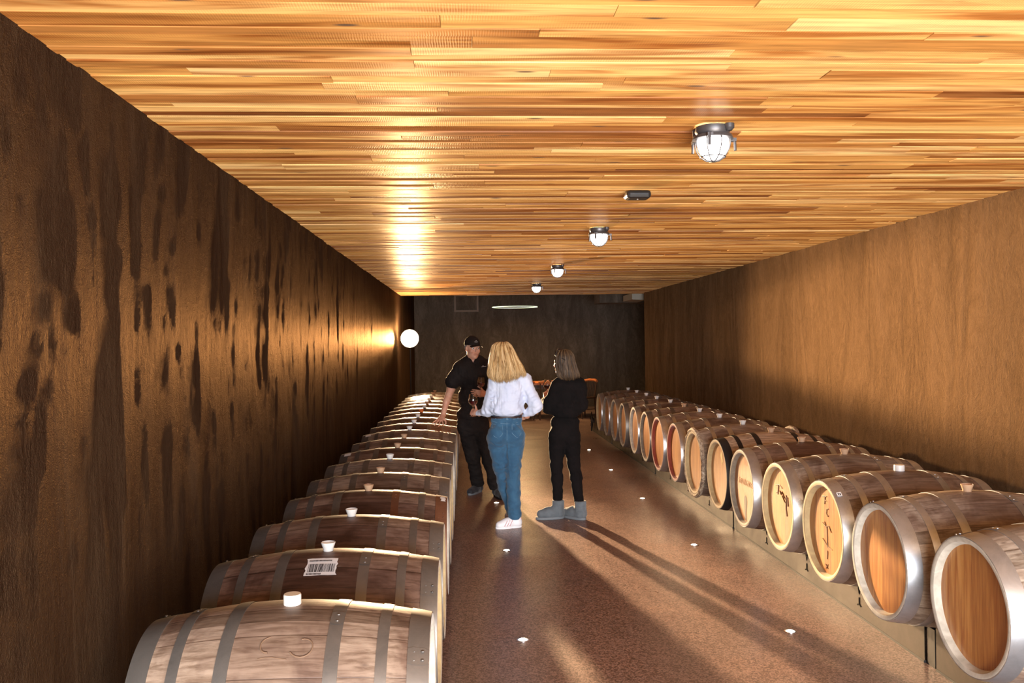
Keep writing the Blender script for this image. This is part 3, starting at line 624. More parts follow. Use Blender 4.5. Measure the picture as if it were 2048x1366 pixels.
# ------------------------------------------------------------------ people: smooth implicit bodies turned into one surface
class SD:
    def __init__(s, lo, hi, vox):
        s.lo = np.array(lo, float); s.vox = vox; s.n = np.ceil((np.array(hi)-s.lo)/vox).astype(int)+1
        s.f = np.full(s.n, .2, np.float32)
    def reg(s, lo, hi):
        a = np.clip(((np.array(lo)-s.lo)/s.vox).astype(int), 0, s.n); b = np.clip(((np.array(hi)-s.lo)/s.vox).astype(int)+2, 0, s.n)
        ax = [s.lo[i]+s.vox*np.arange(a[i], b[i]) for i in range(3)]
        return tuple(slice(a[i], b[i]) for i in range(3)), np.meshgrid(*ax, indexing='ij')
    def put(s, sl, d, k, op):
        f = s.f[sl]
        if op == '+':
            h = np.clip(k-np.abs(f-d), 0, None); s.f[sl] = np.minimum(f, d)-h*h/(4*k)
        elif op == '-':
            h = np.clip(k-np.abs(f+d), 0, None); s.f[sl] = np.maximum(f, -d)+h*h/(4*k)
    def caps(s, a, b, ra, rb, k=.02, op='+', g_=0):
        a, b = np.array(a, float), np.array(b, float); ra += g_; rb += g_; m = max(ra, rb)+k+.05
        sl, (X, Y, Z) = s.reg(np.minimum(a, b)-m, np.maximum(a, b)+m)
        if X.size == 0: return s
        d = b-a; L = d@d+1e-12; t = np.clip(((X-a[0])*d[0]+(Y-a[1])*d[1]+(Z-a[2])*d[2])/L, 0, 1)
        s.put(sl, np.sqrt((X-a[0]-t*d[0])**2+(Y-a[1]-t*d[1])**2+(Z-a[2]-t*d[2])**2)-(ra+(rb-ra)*t), k, op); return s
    def ell(s, c, r, rot=None, k=.02, op='+', g_=0):
        c = np.array(c, float); r = np.array(r, float)+g_; m = max(r)+k+.05
        sl, (X, Y, Z) = s.reg(c-m, c+m)
        if X.size == 0: return s
        x, y, z = X-c[0], Y-c[1], Z-c[2]
        if rot is not None: x, y, z = (rot[i][0]*x+rot[i][1]*y+rot[i][2]*z for i in range(3))
        k0 = np.sqrt((x/r[0])**2+(y/r[1])**2+(z/r[2])**2)+1e-9; k1 = np.sqrt((x/r[0]**2)**2+(y/r[1]**2)**2+(z/r[2]**2)**2)+1e-9
        s.put(sl, k0*(k0-1)/k1, k, op); return s
    def run(s, prims, g_=0, k=None):
        for p in prims:
            if p[0] == 'c': s.caps(p[1], p[2], p[3], p[4], k or (p[5] if len(p) > 5 else .03), g_=g_)
            else: s.ell(p[1], p[2], p[3] if len(p) > 3 else None, k or (p[4] if len(p) > 4 else .03), g_=g_)
        return s
    def grid(s): return np.meshgrid(*[s.lo[i]+s.vox*np.arange(s.n[i]) for i in range(3)], indexing='ij')
    def wrinkle(s, amp, fr, seed=0, zs=.6):
        X, Y, Z = s.grid(); r = np.random.default_rng(seed); w = 0
        for i in range(5):
            a = r.normal(size=3)*fr*(1+i*.5); a[2] /= zs
            w = w+np.sin(a[0]*X+a[1]*Y+a[2]*Z+r.uniform(0, 6)+1.2*np.sin(fr*.7*(X*r.normal()+Z*r.normal())))/(1+i*.5)
        s.f += (amp*w*.5).astype(np.float32); return s
    def cut(s, fn): X, Y, Z = s.grid(); s.f = np.maximum(s.f, fn(X, Y, Z)).astype(np.float32); return s
    def mesh(s, name, smooth=2):
        f = np.pad(s.f, 1, constant_values=.2); ins = f < 0; n = f.shape
        c = [ins[i:n[0]-1+i, j:n[1]-1+j, k:n[2]-1+k] for i in (0, 1) for j in (0, 1) for k in (0, 1)]
        cnt = sum(x.astype(np.int8) for x in c); act = (cnt > 0) & (cnt < 8)
        idx = np.full(act.shape, -1, np.int64); A = np.argwhere(act); idx[act] = np.arange(len(A))
        P = np.zeros((len(A), 3)); W_ = np.zeros(len(A))
        for ax in range(3):
            o = [i for i in range(3) if i != ax]
            for u in (0, 1):
                for v in (0, 1):
                    q = A.copy(); q[:, o[0]] += u; q[:, o[1]] += v; q2 = q.copy(); q2[:, ax] += 1
                    a = f[tuple(q.T)]; b = f[tuple(q2.T)]; m = (a < 0) != (b < 0)
                    t = np.where(m, a/np.where(m, a-b, 1), 0); pt = q.astype(float); pt[:, ax] += t
                    P[m] += pt[m]; W_[m] += 1
        P /= W_[:, None]; V = s.lo+(P-1)*s.vox
        F_ = []
        for ax in range(3):
            o = [i for i in range(3) if i != ax]
            sl0 = [slice(None)]*3; sl1 = [slice(None)]*3; sl0[ax] = slice(0, -1); sl1[ax] = slice(1, None)
            m = ins[tuple(sl0)] != ins[tuple(sl1)]; E_ = np.argwhere(m); inside0 = ins[tuple(E_.T)]
            ok = (E_[:, o[0]] > 0) & (E_[:, o[1]] > 0); E_ = E_[ok]; inside0 = inside0[ok]
            def cell(du, dv): q = E_.copy(); q[:, o[0]] -= du; q[:, o[1]] -= dv; return idx[tuple(q.T)]
            Q = np.stack([cell(1, 1), cell(0, 1), cell(0, 0), cell(1, 0)], 1)
            fl_ = inside0 if ax != 1 else ~inside0
            Q[~fl_] = Q[~fl_][:, ::-1]; F_.append(Q)
        Q = np.concatenate(F_)
        for _ in range(smooth):                 # light relaxation
            acc = np.zeros_like(V); w = np.zeros(len(V))
            for a in range(4): np.add.at(acc, Q[:, a], V[Q[:, (a+1) % 4]]+V[Q[:, (a-1) % 4]]); np.add.at(w, Q[:, a], 2)
            V = V*.5+.5*acc/w[:, None]
        me = bpy.data.meshes.new(name); me.vertices.add(len(V)); me.vertices.foreach_set('co', V.ravel().astype(np.float32))
        me.loops.add(Q.size); me.loops.foreach_set('vertex_index', Q.ravel().astype(np.int32))
        me.polygons.add(len(Q)); me.polygons.foreach_set('loop_start', np.arange(0, Q.size, 4, dtype=np.int32)); me.polygons.foreach_set('loop_total', np.full(len(Q), 4, np.int32))
        me.update(calc_edges=True); me.validate(); me.polygons.foreach_set('use_smooth', [True]*len(me.polygons)); return me
def unit(v): v = np.array(v, float); return v/np.linalg.norm(v)
def bounds(prims, pad=.06):
    P = []
    for p in prims:
        if p[0] == 'c': m = max(p[3], p[4]); P += [np.array(p[1])-m, np.array(p[1])+m, np.array(p[2])-m, np.array(p[2])+m]
        else: m = max(p[2]); P += [np.array(p[1])-m, np.array(p[1])+m]
    P = np.array(P); return P.min(0)-pad, P.max(0)+pad
def frame(fwd, up=(0, 0, 1)):
    f_ = unit(fwd); l = unit(np.cross(up, f_)); u = np.cross(f_, l); return np.array([f_, l, u])
def head_prims(c, fwd, s=1., up=(0, 0, 1)):
    Rm = frame(fwd, up); c = np.array(c)
    def w(p): return c+s*(np.array(p)@Rm)
    E_ = lambda p, r, k=.02: ('e', w(p), np.array(r)*s, Rm, k)
    add = [E_((-.012, 0, .030), (.098, .076, .096)), E_((.025, 0, -.03), (.062, .060, .085), .03), E_((.035, 0, -.083), (.046, .046, .036), .02), E_((.070, 0, -.100), (.022, .024, .017), .02),
           ('c', w((.086, 0, .008)), w((.108, 0, -.030)), .008*s, .012*s, .012), E_((.100, .010, -.034), (.011, .008, .008), .006), E_((.100, -.010, -.034), (.011, .008, .008), .006),
           ('c', w((.086, .014, .020)), w((.074, .046, .018)), .009*s, .007*s, .012), ('c', w((.086, -.014, .020)), w((.074, -.046, .018)), .009*s, .007*s, .012),
           E_((.058, .042, -.032), (.026, .022, .024), .02), E_((.058, -.042, -.032), (.026, .022, .024), .02),
           E_((-.004, .078, -.008), (.020, .007, .032), .006), E_((-.004, -.078, -.008), (.020, .007, .032), .006),
           ('c', w((.089, .016, -.064)), w((.089, -.016, -.064)), .007*s, .007*s, .008), ('c', w((.088, .013, -.074)), w((.088, -.013, -.074)), .007*s, .007*s, .008)]
    sub = [(w((.098, .031, -.002)), .0095*s), (w((.098, -.031, -.002)), .0095*s)]
    eyes = [w((.0785, .031, -.001)), w((.0785, -.031, -.001))]
    return add, sub, eyes, w, Rm
def hand_prims(wr, d, n, side, curl=(.5, .6, .4), spread=.12, s=1., thumb=None):
    d = unit(d); n = unit(np.array(n)-d*np.dot(n, d)); t = unit(np.cross(n, d))*side; wr = np.array(wr); P = []
    P.append(('c', wr-d*.03*s, wr+d*.03*s, .026*s, .024*s, .02))
    for i in range(4):
        off = (.030-.0195*i)*s; kn = wr+d*(.088-.004*abs(i-1))*s+t*off
        P.append(('c', wr+d*.015*s+t*off*.6, kn, .015*s, .0115*s, .014))
        L = [(.042, .026, .021), (.047, .030, .022), (.043, .028, .021), (.034, .021, .018)][i]; r_ = [.0092, .0094, .009, .008][i]*s
        dd = unit(d+t*spread*(1.5-i)); p = kn; a = 0
        for j in range(3):
            a = curl[j]; dd = unit(dd*cos(a)+n*sin(a)-0*t); nn = unit(n-dd*np.dot(n, dd)) if abs(np.dot(n, dd)) < .98 else n
            q = p+dd*L[j]*s; P.append(('c', p, q, r_*(1-.08*j), r_*(.94-.08*j), .004)); p = q
            n_old = n; 
            dd = dd
        # per-finger bend plane stays that of the palm
    th = thumb if thumb is not None else unit(d*.75+t*.75+n*.35)
    b = wr+d*.02*s+t*.022*s; m = b+th*.048*s; e = m+unit(th+d*.6+n*.3)*.032*s; P += [('c', b, m, .0145*s, .011*s, .012), ('c', m, e, .0105*s, .0088*s, .004), ('c', e, e+unit(th*.3+d+n*.4)*.018*s, .009*s, .0075*s, .004)]
    return P
def finger_fix(): pass
def hair_strands(rows, Y0_, n, open_dir=None, open_half=.9, seed=3, rad=.0045, curlamp=.006, openrow=2, rmin=0):
    """rows: (px_left, px_right, py, centre depth offset, half depth); strands run down over them."""
    r = np.random.default_rng(seed); rows = np.array(rows, float); m = MB(); att = []
    K = 14
    def row(t):
        x = np.interp(t, np.linspace(0, 1, len(rows)), np.arange(len(rows))); i = int(min(x, len(rows)-1.001)); u = x-i; return rows[i]*(1-u)+rows[i+1]*u
    for s_ in range(n):
        th = r.uniform(0, 2*pi); t1 = min(1, r.uniform(.78, .88)+.14*max(0, -math.sin(th+.35))**1.5)*r.uniform(.89, 1.)
        ph = th*11+r.normal()*.5; amp = curlamp*r.uniform(.3, 1.3); dr_ = r.uniform(.93, 1.03); pts = []; tw = r.normal()*.10; clump = math.sin(th*9)*.5
        for k in range(K+1):
            t = t1*k/K
            if open_dir is not None:
                dth = (th-open_dir+pi) % (2*pi)-pi
                op = np.interp(t, [.12, .38], [0, open_half])
                if abs(dth) < op: tt = open_dir+math.copysign(op, dth if dth else 1)
                else: tt = th
            else: tt = th
            tt = tt+tw*t
            a = row(t); px = (a[0]+a[1])/2; hw = (a[1]-a[0])/2*Y0_/FPX
            c_ = at(px, a[2], Y0_); rr = dr_*(1+.035*clump*t)
            x = c_[0]+hw*cos(tt)*rr+amp*t*math.sin(ph+9*t); y = c_[1]+a[3]+a[4]*sin(tt)*rr+amp*t*cos(ph+8*t)
            pts.append((x, y, c_[2]+(.004*math.sin(ph) if k else 0)))
        rr = rad*r.uniform(.7, 1.4); m.tube(pts, [rr*(.6 if k == 0 else 1) if k < K-3 else rr*(K+.15-k)/3.15 for k in range(K+1)], 4, flat=.5)
        att += [.45*r.random()+.55*(.5+.5*math.sin(th*23+2*math.sin(th*7)))]*(K*4+2)
    return m, att
def build_hair(name, rows, Y0_, n, mat, par, **kw):
    m, att = hair_strands(rows, Y0_, n, **kw); me = m.mesh(name); a = me.attributes.new('rnd', 'FLOAT', 'FACE')
    if len(att) == len(me.polygons): a.data.foreach_set('value', att)
    return link(name, me, mat, par)
def front_y(s, x, z):                 # depth at which a surface is first met when looking into the room
    i = int(round((x-s.lo[0])/s.vox)); k = int(round((z-s.lo[2])/s.vox))
    if not (0 <= i < s.n[0] and 0 <= k < s.n[2]): return None
    c = np.nonzero(s.f[i, :, k] < 0)[0]
    return None if len(c) == 0 else s.lo[1]+s.vox*c[0]
def folds(s, J, lines, r=.008, k=.014, out=.0):
    for l in lines:
        P = []
        for px, py in l:
            q = J(px, py, -.1)
            y = front_y(s, q[0], q[2])
            if y is not None: P.append(np.array([q[0], y+r*.35-out, q[2]]))
        n = len(P)
        for i in range(n-1):
            a = r*(.35+.65*math.sin(pi*i/(n-1))) if n > 2 else r; b = r*(.35+.65*math.sin(pi*(i+1)/(n-1))) if n > 2 else r
            s.caps(P[i], P[i+1], a, b, k)
def on_front(s, J, pts, out=.001):
    R_ = []
    for px, py in pts:
        q = J(px, py, -.1); y = front_y(s, q[0], q[2])
        if y is not None: R_.append(np.array([q[0], y-out, q[2]]))
    return R_
SDS = {}
def piece(name, prims, mat, par, vox=.006, k=None, wr=None, cut=None, grow=0, extra=None, pad=.05, smooth=2):
    lo, hi = bounds(prims, pad); s = SD(lo, hi, vox); s.run(prims, grow, k); SDS[name] = s
    if extra: extra(s)
    if wr: s.wrinkle(*wr)
    if cut: s.cut(cut)
    return link(name, s.mesh(name, smooth), mat, par)
def eyes_for(eyes, w, s, par):
    for i, e in enumerate(eyes):
        o = MB().lathe([(-.0112*s*cos(a), max(.0112*s*sin(a), 1e-4)) for a in np.linspace(0, pi, 10)], 'z', 14, e).build('eye', MA['eye'], par)
        sg = 1 if i == 0 else -1; c_ = w((.0878, .0305*sg, -.0005)); q = MB().lathe([(-.0055*s*cos(a), max(.0055*s*sin(a), 1e-4)) for a in np.linspace(0, pi, 8)], 'z', 10, c_); q.build('iris', MA['pupil'], o)
def glass(base, tilt, label, name='wine_glass', s=1., wine=True):
    e = empty(name, base); e.rotation_euler = tilt; tag(e, label, 'glass', 'stemmed glasses of red wine')
    P = [(0, .001), (.002, .034), (.004, .033), (.008, .006), (.02, .004), (.085, .004), (.095, .010), (.11, .030), (.13, .041), (.15, .043), (.18, .038), (.205, .032), (.205, .0305), (.18, .0365), (.15, .0415), (.13, .0395), (.112, .029), (.098, .008), (.096, .001)]
    MB().lathe([(z*s, r_*s) for z, r_ in P], 'z', 32).build('glass_bowl', MA['glass'], e)
    if wine: MB().lathe([(z*s, r_*s) for z, r_ in [(.0985, .001), (.1, .008), (.113, .027), (.13, .038), (.143, .040), (.143, .001)]], 'z', 24).build('wine', MA['wine'], e)
    return e
# ---------------- capped man
Ym = 9.36; J = lambda x, y, d=0: at(x, y, Ym+d)
hc = J(945, 696); hf = (.42, -.90, -.04)
ha, hs_, ey, hw_, hR = head_prims(hc, hf, .98)
neck = [('c', J(944, 708), J(947, 730, .01), .055, .062, .03)]
torso = [('e', J(949, 752), (.185, .115, .16)), ('c', J(926, 736), J(972, 736), .085, .085, .04), ('e', J(946, 795), (.155, .12, .18)), ('e', J(944, 830), (.158, .125, .13))]
sleeve = [('c', J(922, 736), J(905, 764, -.01), .068, .072, .04), ('c', J(976, 737), J(988, 782, .0), .068, .062, .04)]
arms = [('c', J(919, 738), J(902, 778, -.01), .05, .043, .03), ('c', J(902, 778, -.01), J(893, 803, -.06), .043, .039, .02), ('c', J(893, 803, -.06), J(885.5, 832, -.12), .036, .026, .02),
        ('c', J(976, 737), J(989, 785), .05, .043, .03), ('c', J(989, 785), J(970, 788, -.24), .040, .028, .03)]
h1 = hand_prims(J(884.5, 834, -.13), J(872, 849, -.30)-J(884.5, 834, -.13), (0, .2, -1), -1, (.12, .12, .15), .35, 1.02)
h2 = hand_prims(J(969, 788, -.26), (-.55, -.75, .1), (-.8, .3, .1), 1, (.9, .9, .5), .02, 1.)
legs = [('c', J(932, 852), J(946, 915, -.01), .09, .066, .03), ('c', J(946, 915, -.01), J(955, 966, .10), .064, .052, .02),
        ('c', J(961, 852), J(978, 918, -.09), .09, .066, .03), ('c', J(978, 918, -.09), J(992, 976, -.13), .062, .052, .02)]
pelv = [('e', J(945, 842), (.165, .12, .10)), ('e', J(946, 858), (.155, .115, .08))]
allp = torso+pelv+legs; lo, hi = bounds(allp+ha+h1+arms, .05); lo[2] = max(lo[2], .02)
s = SD(lo, hi, .0055); s.run(allp, -.016); s.run(neck); s.run(arms); s.run(ha); s.run(h1); s.run(h2)
for p, r_ in hs_: s.caps(p, p, r_, r_, .008, '-')
man = link('person', s.mesh('person'), MA['skin2']); tag(man, 'man in black cap and short-sleeved black shirt leaning a hand on a barrel', 'person')
eyes_for(ey, hw_, .98, man)
MB().tube([hw_((.094, -.020, -.069)), hw_((.0985, 0, -.068)), hw_((.094, .020, -.069))], [.002, .0035, .002], 6).build('lips', MA['lips'], man)
MF = [[(921, 770), (928, 768), (936, 766)], [(920, 782), (930, 781), (942, 779)], [(920, 795), (932, 794), (946, 791)], [(922, 806), (936, 806), (950, 802)], [(921, 818), (934, 819), (948, 817)], [(922, 829), (936, 830), (950, 829)], [(918, 745), (924, 752), (934, 757)], [(903, 750), (908, 756), (915, 757)], [(951, 724), (950.5, 760), (950, 800), (949, 834)]]
piece('shirt', torso+sleeve+[('c', J(938, 722), J(955, 722, -.0), .06, .06, .04)], MA['black1'], man, .0055, wr=(.007, 30, 1), grow=.008, extra=lambda s: folds(s, J, MF, .008, .016),
      cut=lambda X, Y, Z: np.maximum(J(946, 838)[2]-Z, np.where(Z > J(946, 724)[2]-.015, .062-np.sqrt((X-J(946, 716)[0])**2+(Y-(Ym-.015))**2), -1)))
col = MB(); cz = J(946, 717)
for s_ in (-1, 1): col.add([cz+np.array(p) for p in ((0, -.085, -.05), (s_*.035, -.085, -.075), (s_*.085, -.02, -.005), (s_*.075, .03, .02), (s_*.06, .03, .035), (s_*.062, -.02, .03), (s_*.02, -.072, -.01))], [tuple(range(7))[::s_]])
o = col.build('collar', MA['black1'], man); so = o.modifiers.new('thick', 'SOLIDIFY'); so.thickness = .006
b = MB()
for k in range(5): b.lathe([(-.003, 0), (-.0025, .005), (.001, .006)], 'y', 10, on_front(SDS['shirt'], J, [(951-.5*k, 730+18*k)], .004)[0])
b.build('buttons', MA['ink'], man)
e_ = MB(); q = on_front(SDS['shirt'], J, [(966, 733.5)], .003)[0]; e_.tube([q+np.array([-.035, 0, -.004]), q+np.array([0, -.008, 0]), q+np.array([.035, 0, .004])], .0018, 5); e_.tube([q+np.array([-.008, -.008, .008]), q+np.array([0, -.009, .013]), q+np.array([.008, -.008, .009])], .0018, 5); e_.build('chest_emblem', MA['thread'], man)
TF = [[(925, 868), (934, 872), (944, 868)], [(950, 870), (960, 874), (970, 870)], [(936, 905), (945, 910), (955, 906)], [(938, 915), (947, 919), (957, 914)], [(968, 905), (976, 910), (986, 906)], [(943, 948), (953, 951), (963, 947)], [(944, 955), (954, 959), (964, 955)], [(978, 955), (986, 959), (996, 955)], [(980, 964), (988, 968), (998, 963)]]
piece('trousers', pelv+[(l[0], l[1], l[2], l[3], l[4]+.008) for l in legs]+[('c', J(953, 955, .09), J(955, 966, .10), .066, .064, .01), ('c', J(988, 962, -.12), J(992, 974, -.13), .066, .064, .01)], MA['trous'], man, .0055, wr=(.007, 34, 2), grow=.006, extra=lambda s: folds(s, J, TF, .009, .016),
      cut=lambda X, Y, Z: np.maximum(Z-J(946, 835)[2], .075-Z))
def shoe(par, heel, toe, mat, solemat, L=.29, wid=.047, high=.10, name='shoe', solez=.025, top=.13):
    heel = np.array([heel[0], heel[1], 0.]); d = unit(np.array([toe[0]-heel[0], toe[1]-heel[1], 0.])); up = np.array([0, 0, 1.])
    P = [('c', heel+d*.04+up*(.045+.01), heel+d*.05+up*top, .043, .045, .02), ('c', heel+d*.035+up*.045, heel+d*.14+up*.048, .038, .040, .02), ('c', heel+d*.12+up*.055, heel+d*(L-wid)+up*.033, .040, wid*.66, .03), ('c', heel+d*.16+up*.035, heel+d*(L-wid)+up*.032, wid*.8, wid*.72, .03)]
    o = piece(name, P, mat, par, .0045, cut=lambda X, Y, Z: np.maximum(solez*.7-Z, Z-top))
    sl = MB(); n = 40; ring = []
    for k in range(n):
        a = 2*pi*k/n; u = cos(a); t_ = (u+1)/2; w = (wid*.80 if t_ < .5 else wid*.98)*math.sin(a)*(1-.12*math.exp(-((t_-.42)/.15)**2)); ring.append((L/2+(L/2)*np.sign(u)*abs(u)**.8, w))
    dn = np.array([-d[1], d[0], 0]); V = [heel+d*(a-.004)+dn*w+up*z for z in (0.0005, solez) for a, w in ring]
    sl.add(V, [tuple(range(n))[::-1], tuple(range(n, 2*n))]+[(k, (k+1) % n, n+(k+1) % n, n+k) for k in range(n)]); sl.build('sole', solemat, o, bevel=.004)
    return o, d, dn
fa = at(957, 985, 9.50); shoe(man, (fa[0]+.03, 9.56), (fa[0]-.10, 9.33), MA['bootd'], MA['sole'], .29, .05)
fa = at(992, 993, 9.22); shoe(man, (fa[0]-.01, 9.27), (fa[0]+.07, 9.02), MA['bootd'], MA['blackp'], .29, .05)
# cap
lo, hi = bounds([ha[0]], .05); s = SD(lo-.02, hi+.08, .004); s.ell(hw_((-.012, 0, .036)), np.array((.107, .087, .104))*.98, hR)
up_ = hR[2]; cz0 = hw_((0, 0, .034)); s.cut(lambda X, Y, Z: -((X-cz0[0])*up_[0]+(Y-cz0[1])*up_[1]+(Z-cz0[2])*up_[2]))
cap = link('cap', s.mesh('cap'), MA['black1'], man); cap['label'] = 'black baseball cap'
bv = []; n = 18
for z_, k_ in ((0, 0), (.005, 1)):
    for i in range(n+1):
        a = -1.15+2.3*i/n; bv.append(hw_((.058+.036*cos(a)+0, .078*math.sin(a), .036+z_-.016*abs(math.sin(a))**2)))
    for i in range(n+1):
        a = -1.15+2.3*i/n; bv.append(hw_((.058+.118*cos(a*.92), .076*math.sin(a), .028+z_-.022*abs(math.sin(a))**2)))
m_ = n+1; ff = [(i, i+1, m_+i+1, m_+i) for i in range(n)]+[(2*m_+i+1, 2*m_+i, 3*m_+i, 3*m_+i+1) for i in range(n)]+[(m_+i, m_+i+1, 3*m_+i+1, 3*m_+i) for i in range(n)]
MB().add(bv, ff, True).build('brim', MA['black1'], cap)
e_ = MB(); e_.tube([hw_((.092, -.022, .072)), hw_((.098, 0, .070)), hw_((.092, .022, .072))], .0018, 5); e_.tube([hw_((.094, -.008, .082)), hw_((.095, 0, .086)), hw_((.094, .008, .082))], .0018, 5); e_.build('cap_emblem', MA['thread'], cap)
hh = MB()
for k in range(160):
    sg = random.choice((-1, 1)); x = random.uniform(-.095, .012); zt = .03; yy = sg*(.076*math.sqrt(max(0, 1-((x+.012)/.1)**2)))
    hh.tube([hw_((x, yy*1.02, zt)), hw_((x-.004, yy*1.03, zt-.02)), hw_((x-.006, yy*.98, zt-.045))], [.003, .003, .001], 4)
hh.build('hair', MA['greyhair'], man)
gl = J(961, 793, -.34); glass(gl, (0, .05, 0), "wine glass in the capped man's hand against his shirt")
# ---------------- blonde woman
Yb = 7.66; J = lambda x, y, d=0: at(x, y, Yb+d)
hc = J(1007, 712); hf = (-.35, .93, 0); ha, hs_, ey, hw_, hR = head_prims(hc, hf, .94)
neck = [('c', J(1009, 728), J(1017, 752), .05, .055, .03)]
torso = [('e', J(1020, 772), (.145, .10, .11)), ('c', J(996, 761), J(1045, 759), .058, .058, .05), ('e', J(1017, 798), (.130, .10, .13)), ('e', J(1014, 821), (.145, .11, .055)), ('e', J(1013, 812), (.14, .105, .09))]
sl_ = [('c', J(990, 763), J(981, 808, .03), .052, .056, .05), ('c', J(981, 808, .03), J(977, 820, .07), .056, .05, .03), ('c', J(978, 820, .06), J(959, 828, .20), .048, .031, .03),
       ('c', J(1050, 761), J(1069, 803, -.03), .053, .052, .05), ('c', J(1069, 803, -.03), J(1074, 813, -.03), .046, .044, .03), ('c', J(1074, 813, -.03), J(1053, 832, .05), .043, .037, .03)]
h1 = hand_prims(J(954, 826, .22), (-.55, .62, .1), (.25, .2, -.2), 1, (1.0, 1.1, .6), .02, .88, thumb=unit((-.2, .3, .9)))
h2 = hand_prims(J(1050, 833, .08), (-.8, .5, -.15), (0, .9, 0), 1, (.4, .5, .3), .02, .88)
pelv = [('e', J(1013, 840), (.142, .10, .06)), ('e', J(1012, 866), (.160, .11, .11)), ('e', J(996, 870, -.05), (.083, .075, .085)), ('e', J(1030, 870, -.05), (.083, .075, .085))]
legs = [('c', J(994, 880, .0), J(1001, 930, .05), .089, .066, .03), ('c', J(1001, 930, .05), J(1010, 975, .11), .064, .057, .03), ('c', J(1010, 975, .11), J(1024, 1024, .16), .055, .045, .03),
        ('c', J(1030, 880, 0), J(1026, 930, .0), .089, .066, .03), ('c', J(1026, 930, 0), J(1027, 980, 0), .064, .056, .03), ('c', J(1027, 980, 0), J(1029, 1031, 0), .056, .058, .03)]
allp = torso+pelv+legs; lo, hi = bounds(allp+sl_+ha+h1, .05); lo[2] = .03
s = SD(lo, hi, .0055); s.run(allp+sl_, -.014); s.run(neck); s.run(ha); s.run(h1); s.run(h2)
for p, r_ in hs_: s.caps(p, p, r_, r_, .008, '-')
wb = link('person', s.mesh('person'), MA['skin']); tag(wb, 'woman with long blonde hair, white blouse and blue jeans, seen from behind', 'person')
eyes_for(ey, hw_, .94, wb)
BF = [[(996+k*5.8+(k*4.6-k*5.8)*t/8+.9*math.sin(.4*t+k), 766+t*6.6) for t in range(9)] for k in range(9)]
BF += [[(979+k*.5, 776+9*k), (984+k*.4, 781+8.5*k), (990+k*.2, 779+9*k)] for k in range(5)]+[[(1048+k*4.6, 778+8*k), (1056+k*4, 784+7*k), (1064+k*3.4, 780+7*k)] for k in range(5)]
BF += [[(1062, 828), (1070, 824), (1078, 816)], [(1056, 832), (1066, 829), (1074, 824)], [(965, 822), (968, 828), (966, 833)], [(971, 818), (975, 826), (973, 833)], [(985, 812), (992, 822), (1002, 829)], [(1040, 822), (1034, 828), (1026, 831)], [(992, 790), (990, 806), (994, 820)]]
piece('blouse', torso+sl_+[('c', J(1012, 750), J(1022, 750), .055, .055, .04)], MA['shirtw'], wb, .0045, wr=(.007, 30, 5, 1.2), grow=.004, extra=lambda s: folds(s, J, BF, .009, .016), cut=lambda X, Y, Z: J(1014, 834)[2]-.004*np.sin(40*X)-Z)
JF = [[(984, 884), (992, 890), (1002, 892), (1012, 888)], [(986, 892), (996, 898), (1008, 898)], [(1018, 888), (1028, 893), (1040, 890)], [(990, 925), (1000, 930), (1012, 926)], [(992, 935), (1004, 940), (1016, 936)], [(1018, 928), (1028, 932), (1038, 926)],
      [(1017, 938), (1028, 943), (1037, 936)], [(1000, 960), (1010, 966), (1020, 962)], [(1020, 975), (1030, 980), (1038, 972)], [(1017, 1015), (1028, 1020), (1040, 1014)], [(1018, 1025), (1030, 1029), (1041, 1023)], [(1016, 880), (1017, 905), (1019, 930), (1021, 960)]]
piece('jeans', pelv+legs, MA['jeans'], wb, .0045, wr=(.0045, 30, 8), grow=.003, extra=lambda s: folds(s, J, JF, .007, .014), cut=lambda X, Y, Z: np.maximum(Z-J(1013, 831)[2], .078-Z))
b = MB(); cc = J(1013, 834)
b.lathe([(z, .150) for z in (-.006, .012)], 'z', 48, (0, 0, 0)); bo = b.build('belt', MA['leather'], wb); bo.location = cc; bo.scale = (.93, .64, 1.)
st = MB(); sj = SDS['jeans']
for pts in ([(984, 849), (990, 849.5), (999, 849.5), (1005, 850), (1005, 858), (1005, 867), (1001, 872), (995, 876), (988, 872), (985, 867), (984, 858), (984, 849)],
            [(1024, 850), (1032, 850), (1038, 849.5), (1043, 849), (1043, 858), (1042, 866), (1039, 871), (1034, 875), (1029, 871), (1024, 866), (1024, 858), (1024, 850)],
            [(1014, y) for y in range(838, 886, 6)], [(985, 843), (992, 845), (1002, 847), (1014, 848), (1026, 847), (1036, 845), (1042, 843)], [(985, 837.5), (996, 838.5), (1014, 839), (1032, 838), (1042, 837)]):
    st.tube(on_front(sj, J, pts, .002), .0024, 5)
for x in (992, 1014, 1036): st.tube(on_front(sj, J, [(x, 832.5), (x, 835), (x, 838.5)], .004), .005, 6, flat=.5)
st.build('pocket_seams', MA['seam'], wb)
fa = at(1040, 1055, 7.66)
so_, d, dn = shoe(wb, (fa[0]+.012, 7.67), (fa[0]-.2, 7.62), MA['shoew'], MA['shoew'], .245, .042, top=.10)
s3 = MB()
for k in range(3):
    for sg in (-1, 1):
        u = .105+.024*k; hb = np.array([fa[0]+.012, 7.67, 0])
        s3.tube([hb+d*(u+.016)+dn*sg*.0445+np.array([0, 0, .028]), hb+d*(u+.004)+dn*sg*.0445+np.array([0, 0, .05]), hb+d*(u-.012)+dn*sg*.0365+np.array([0, 0, .075])], .0065, 6, flat=.5)
s3.build('stripes', MA['pink'], so_)
s3 = MB(); s3.tube([hb+d*.016+np.array([0, 0, .082])+dn*w_ for w_ in (-.028, 0, .028)], .0125, 6); s3.build('heel_tab', MA['pink'], so_)
s3 = MB()
